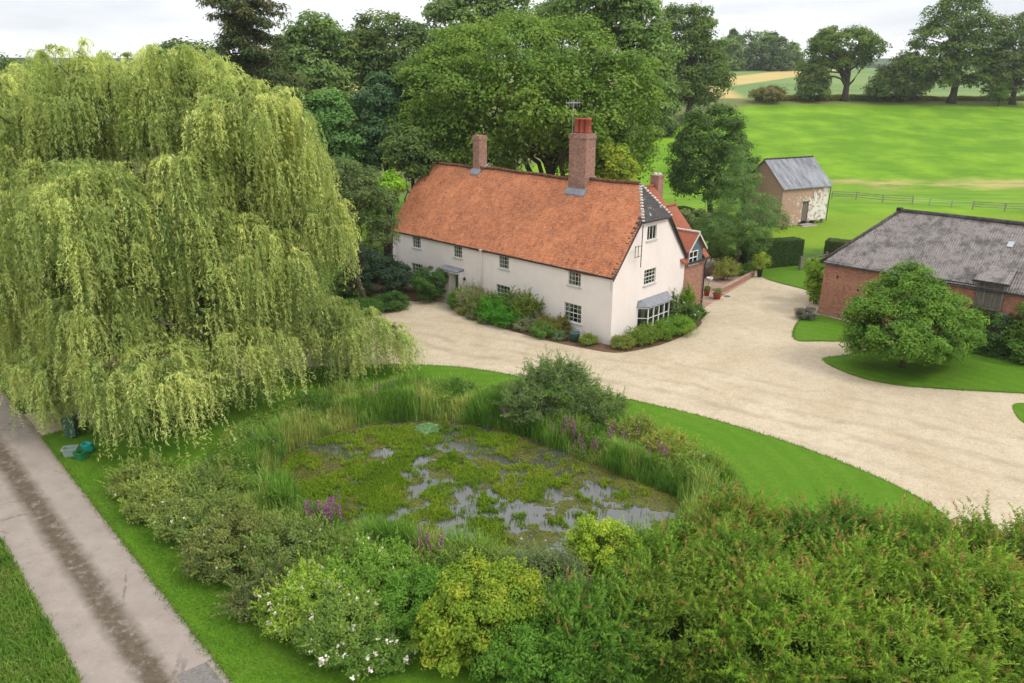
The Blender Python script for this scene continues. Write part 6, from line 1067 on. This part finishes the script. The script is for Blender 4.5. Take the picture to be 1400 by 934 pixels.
# ------------------------------------------------------------------ patio corner by the brick wing
brickmat('patio_brick', (.36, .22, .15), (.30, .19, .14), (.30, .25, .2), (.42, .34, .27), .5)
pat = gp([(959, 424), (975, 413), (1029, 380), (1020, 366), (972, 366), (950, 390)]); sheet('patio', pat, MAT['patio_brick'], .03, .03, label='brick patio beside the wing', cat='patio')
wa, wb = G0(986, 402), G0(1031, 378); wl = np.linalg.norm(wb-wa); o = thing('garden_wall', 'low brick retaining wall edging the drive by the patio', 'wall', wa, math.atan2(wb[1]-wa[1], wb[0]-wa[0])); m = MB(); m.box(0, wl, 0, .24, -.1, .42); m.build('wall', MAT['red_brick'], o); m = MB(); m.box(-.04, wl+.04, -.04, .28, .42, .48, .015); m.build('coping', MAT['patio_brick'], o)
m = MB(); m.box(-.35, 0.1, -.35, .6, -.1, .12, .02); m.build('step', MAT['patio_brick'], o)
def pot(label, p, r, h, mat, plant, seed, ph, pr, ls=.07):
    o = thing('potted_plant', label, 'potted plant', (p[0], p[1], .035)); m = MB(); m.lathe([(r*.7, 0), (r*.98, h*.85), (r*1.1, h*.86), (r*1.1, h), (r*.92, h), (r*.88, h*.88)], (0, 0, 0), 16); m.build('pot', MAT[mat], o, True)
    rng = rs(seed); crown_mesh('foliage', rng, [((0, 0, h+ph*.45), np.array([pr, pr, ph*.55]))], pr*.4, 1700, ls, .45, plant, o, low=-.6); return o
pot('terracotta pot at the corner of the brick wing', G0(966, 404.5), .27, .46, 'terracotta', D_MID, 500, .35, .25)
pot('wider terracotta pot with pale plant at the wall end', G0(980, 409), .36, .46, 'terracotta', [(.09, .13, .05), (.13, .16, .07)], 501, .45, .45)
pot('dark planter with tall bright green plant at the drive end', G0(1038, 379), .26, .75, 'iron', D_LIME, 502, 1.6, .75, .13)
gshrub('ornamental_grass', 'yellow-green feathery clump behind the low patio wall', tuple(G0(990, 384)[:2]), [(0, 0, .8, 1.0, .8, .85)], .35, 7000, .16, [(.10, .14, .03), (.14, .17, .04), (.18, .18, .05)], 503, asp=.16, shoots=(120, .7, .14, .15, None, 0))
gshrub('flowering_shrub', 'lilac-blue flowering plant at the end of the low wall', tuple(G0(1026, 374)[:2]), [(0, 0, .55, .6, .5, .6)], .22, 3500, .07, D_MID, 504, blossoms=(40, .09, (.36, .36, .58)))
gshrub('garden_bush', 'low dark planting along the top of the patio wall', tuple(G0(1010, 376)[:2]), [(0, 0, .4, 1.2, .7, .5), (-1.2, -.6, .4, .8, .6, .5)], .3, 6000, .09, D_MID, 505)
ba, bb = G0(964, 381), G0(986, 371); bl = np.linalg.norm(bb-ba); o = thing('garden_fence', 'low dark slatted fence at the back of the patio', 'fence', ba, math.atan2(bb[1]-ba[1], bb[0]-ba[0]))
simple('brown_slats', (.10, .06, .05), .85, .2, .3, 6); m = MB()
for k in range(18): x = bl*k/18; m.box(x+.01, x+bl/18-.015, -.015, .015, .05, 1.0)
m.build('slats', MAT['brown_slats'], o); m = MB(); m.box(0, bl, .016, .06, .25, .33); m.build('rail', MAT['brown_slats'], o); m = MB(); m.box(0, bl, .016, .06, .75, .83); m.build('rail', MAT['brown_slats'], o)
for x in (0, bl): m = MB(); m.box(x-.05, x+.05, .0, .1, -.1, 1.1); m.build('post', MAT['brown_slats'], o)
m = MB(); m.lathe([(.16, 0), (.10, .1), (.09, .55), (.24, .75), (.30, .95), (.24, .95), (.2, .8)], (0, 0, 0), 14); p = G0(969, 394); m.build('stone_urn', MAT['mortar_white'], None, True).location = (p[0], p[1], .03); tag(bpy.data.objects['stone_urn'], 'pale stone urn on the patio beside the brick wing', 'urn')
p = HW(-2.35, -1.05); o = thing('garden_tub', 'dark green garden tub on the soil by the house corner', 'tub', (p[0], p[1], .03)); m = MB(); m.lathe([(.30, 0), (.38, .62), (.40, .66), (.36, .66), (.32, .3)], (0, 0, 0), 16); m.build('tub', MAT['door_green'], o, True)
m = MB(); m.tube([(-.34, 0, .64), (-.22, 0, .86), (0, 0, .95), (.22, 0, .86), (.34, 0, .64)], .02, 6, False); m.build('handle', MAT['door_green'], o, True)
simple('drain_iron', (.10, .09, .085), .8, .3, .2); p = G0(994, 405.5); m = MB(); m.lathe([(.28, 0), (.28, .02), (.25, .02), (.24, .012), (.02, .012)], (0, 0, 0), 16); m.build('drain_cover', MAT['drain_iron']).location = (p[0], p[1], .012); tag(bpy.data.objects['drain_cover'], 'small round drain cover in the gravel near the patio', 'drain cover')
# ------------------------------------------------------------------ air
m = MB(); m.box(-420, 520, -25, 760, -3, 60); hz = m.build('haze', []); t = NT('haze_air'); t.t.nodes.remove(t.p); pv = t.n('ShaderNodeVolumePrincipled', {'Color': (.95, .975, 1.0), 'Density': .00015, 'Anisotropy': .1}); t.t.links.new(pv.outputs[0], t.out.inputs['Volume']); hz.data.materials.append(t.mat); tag(hz, 'thin pale haze in the air over the fields', 'haze', kind='stuff')
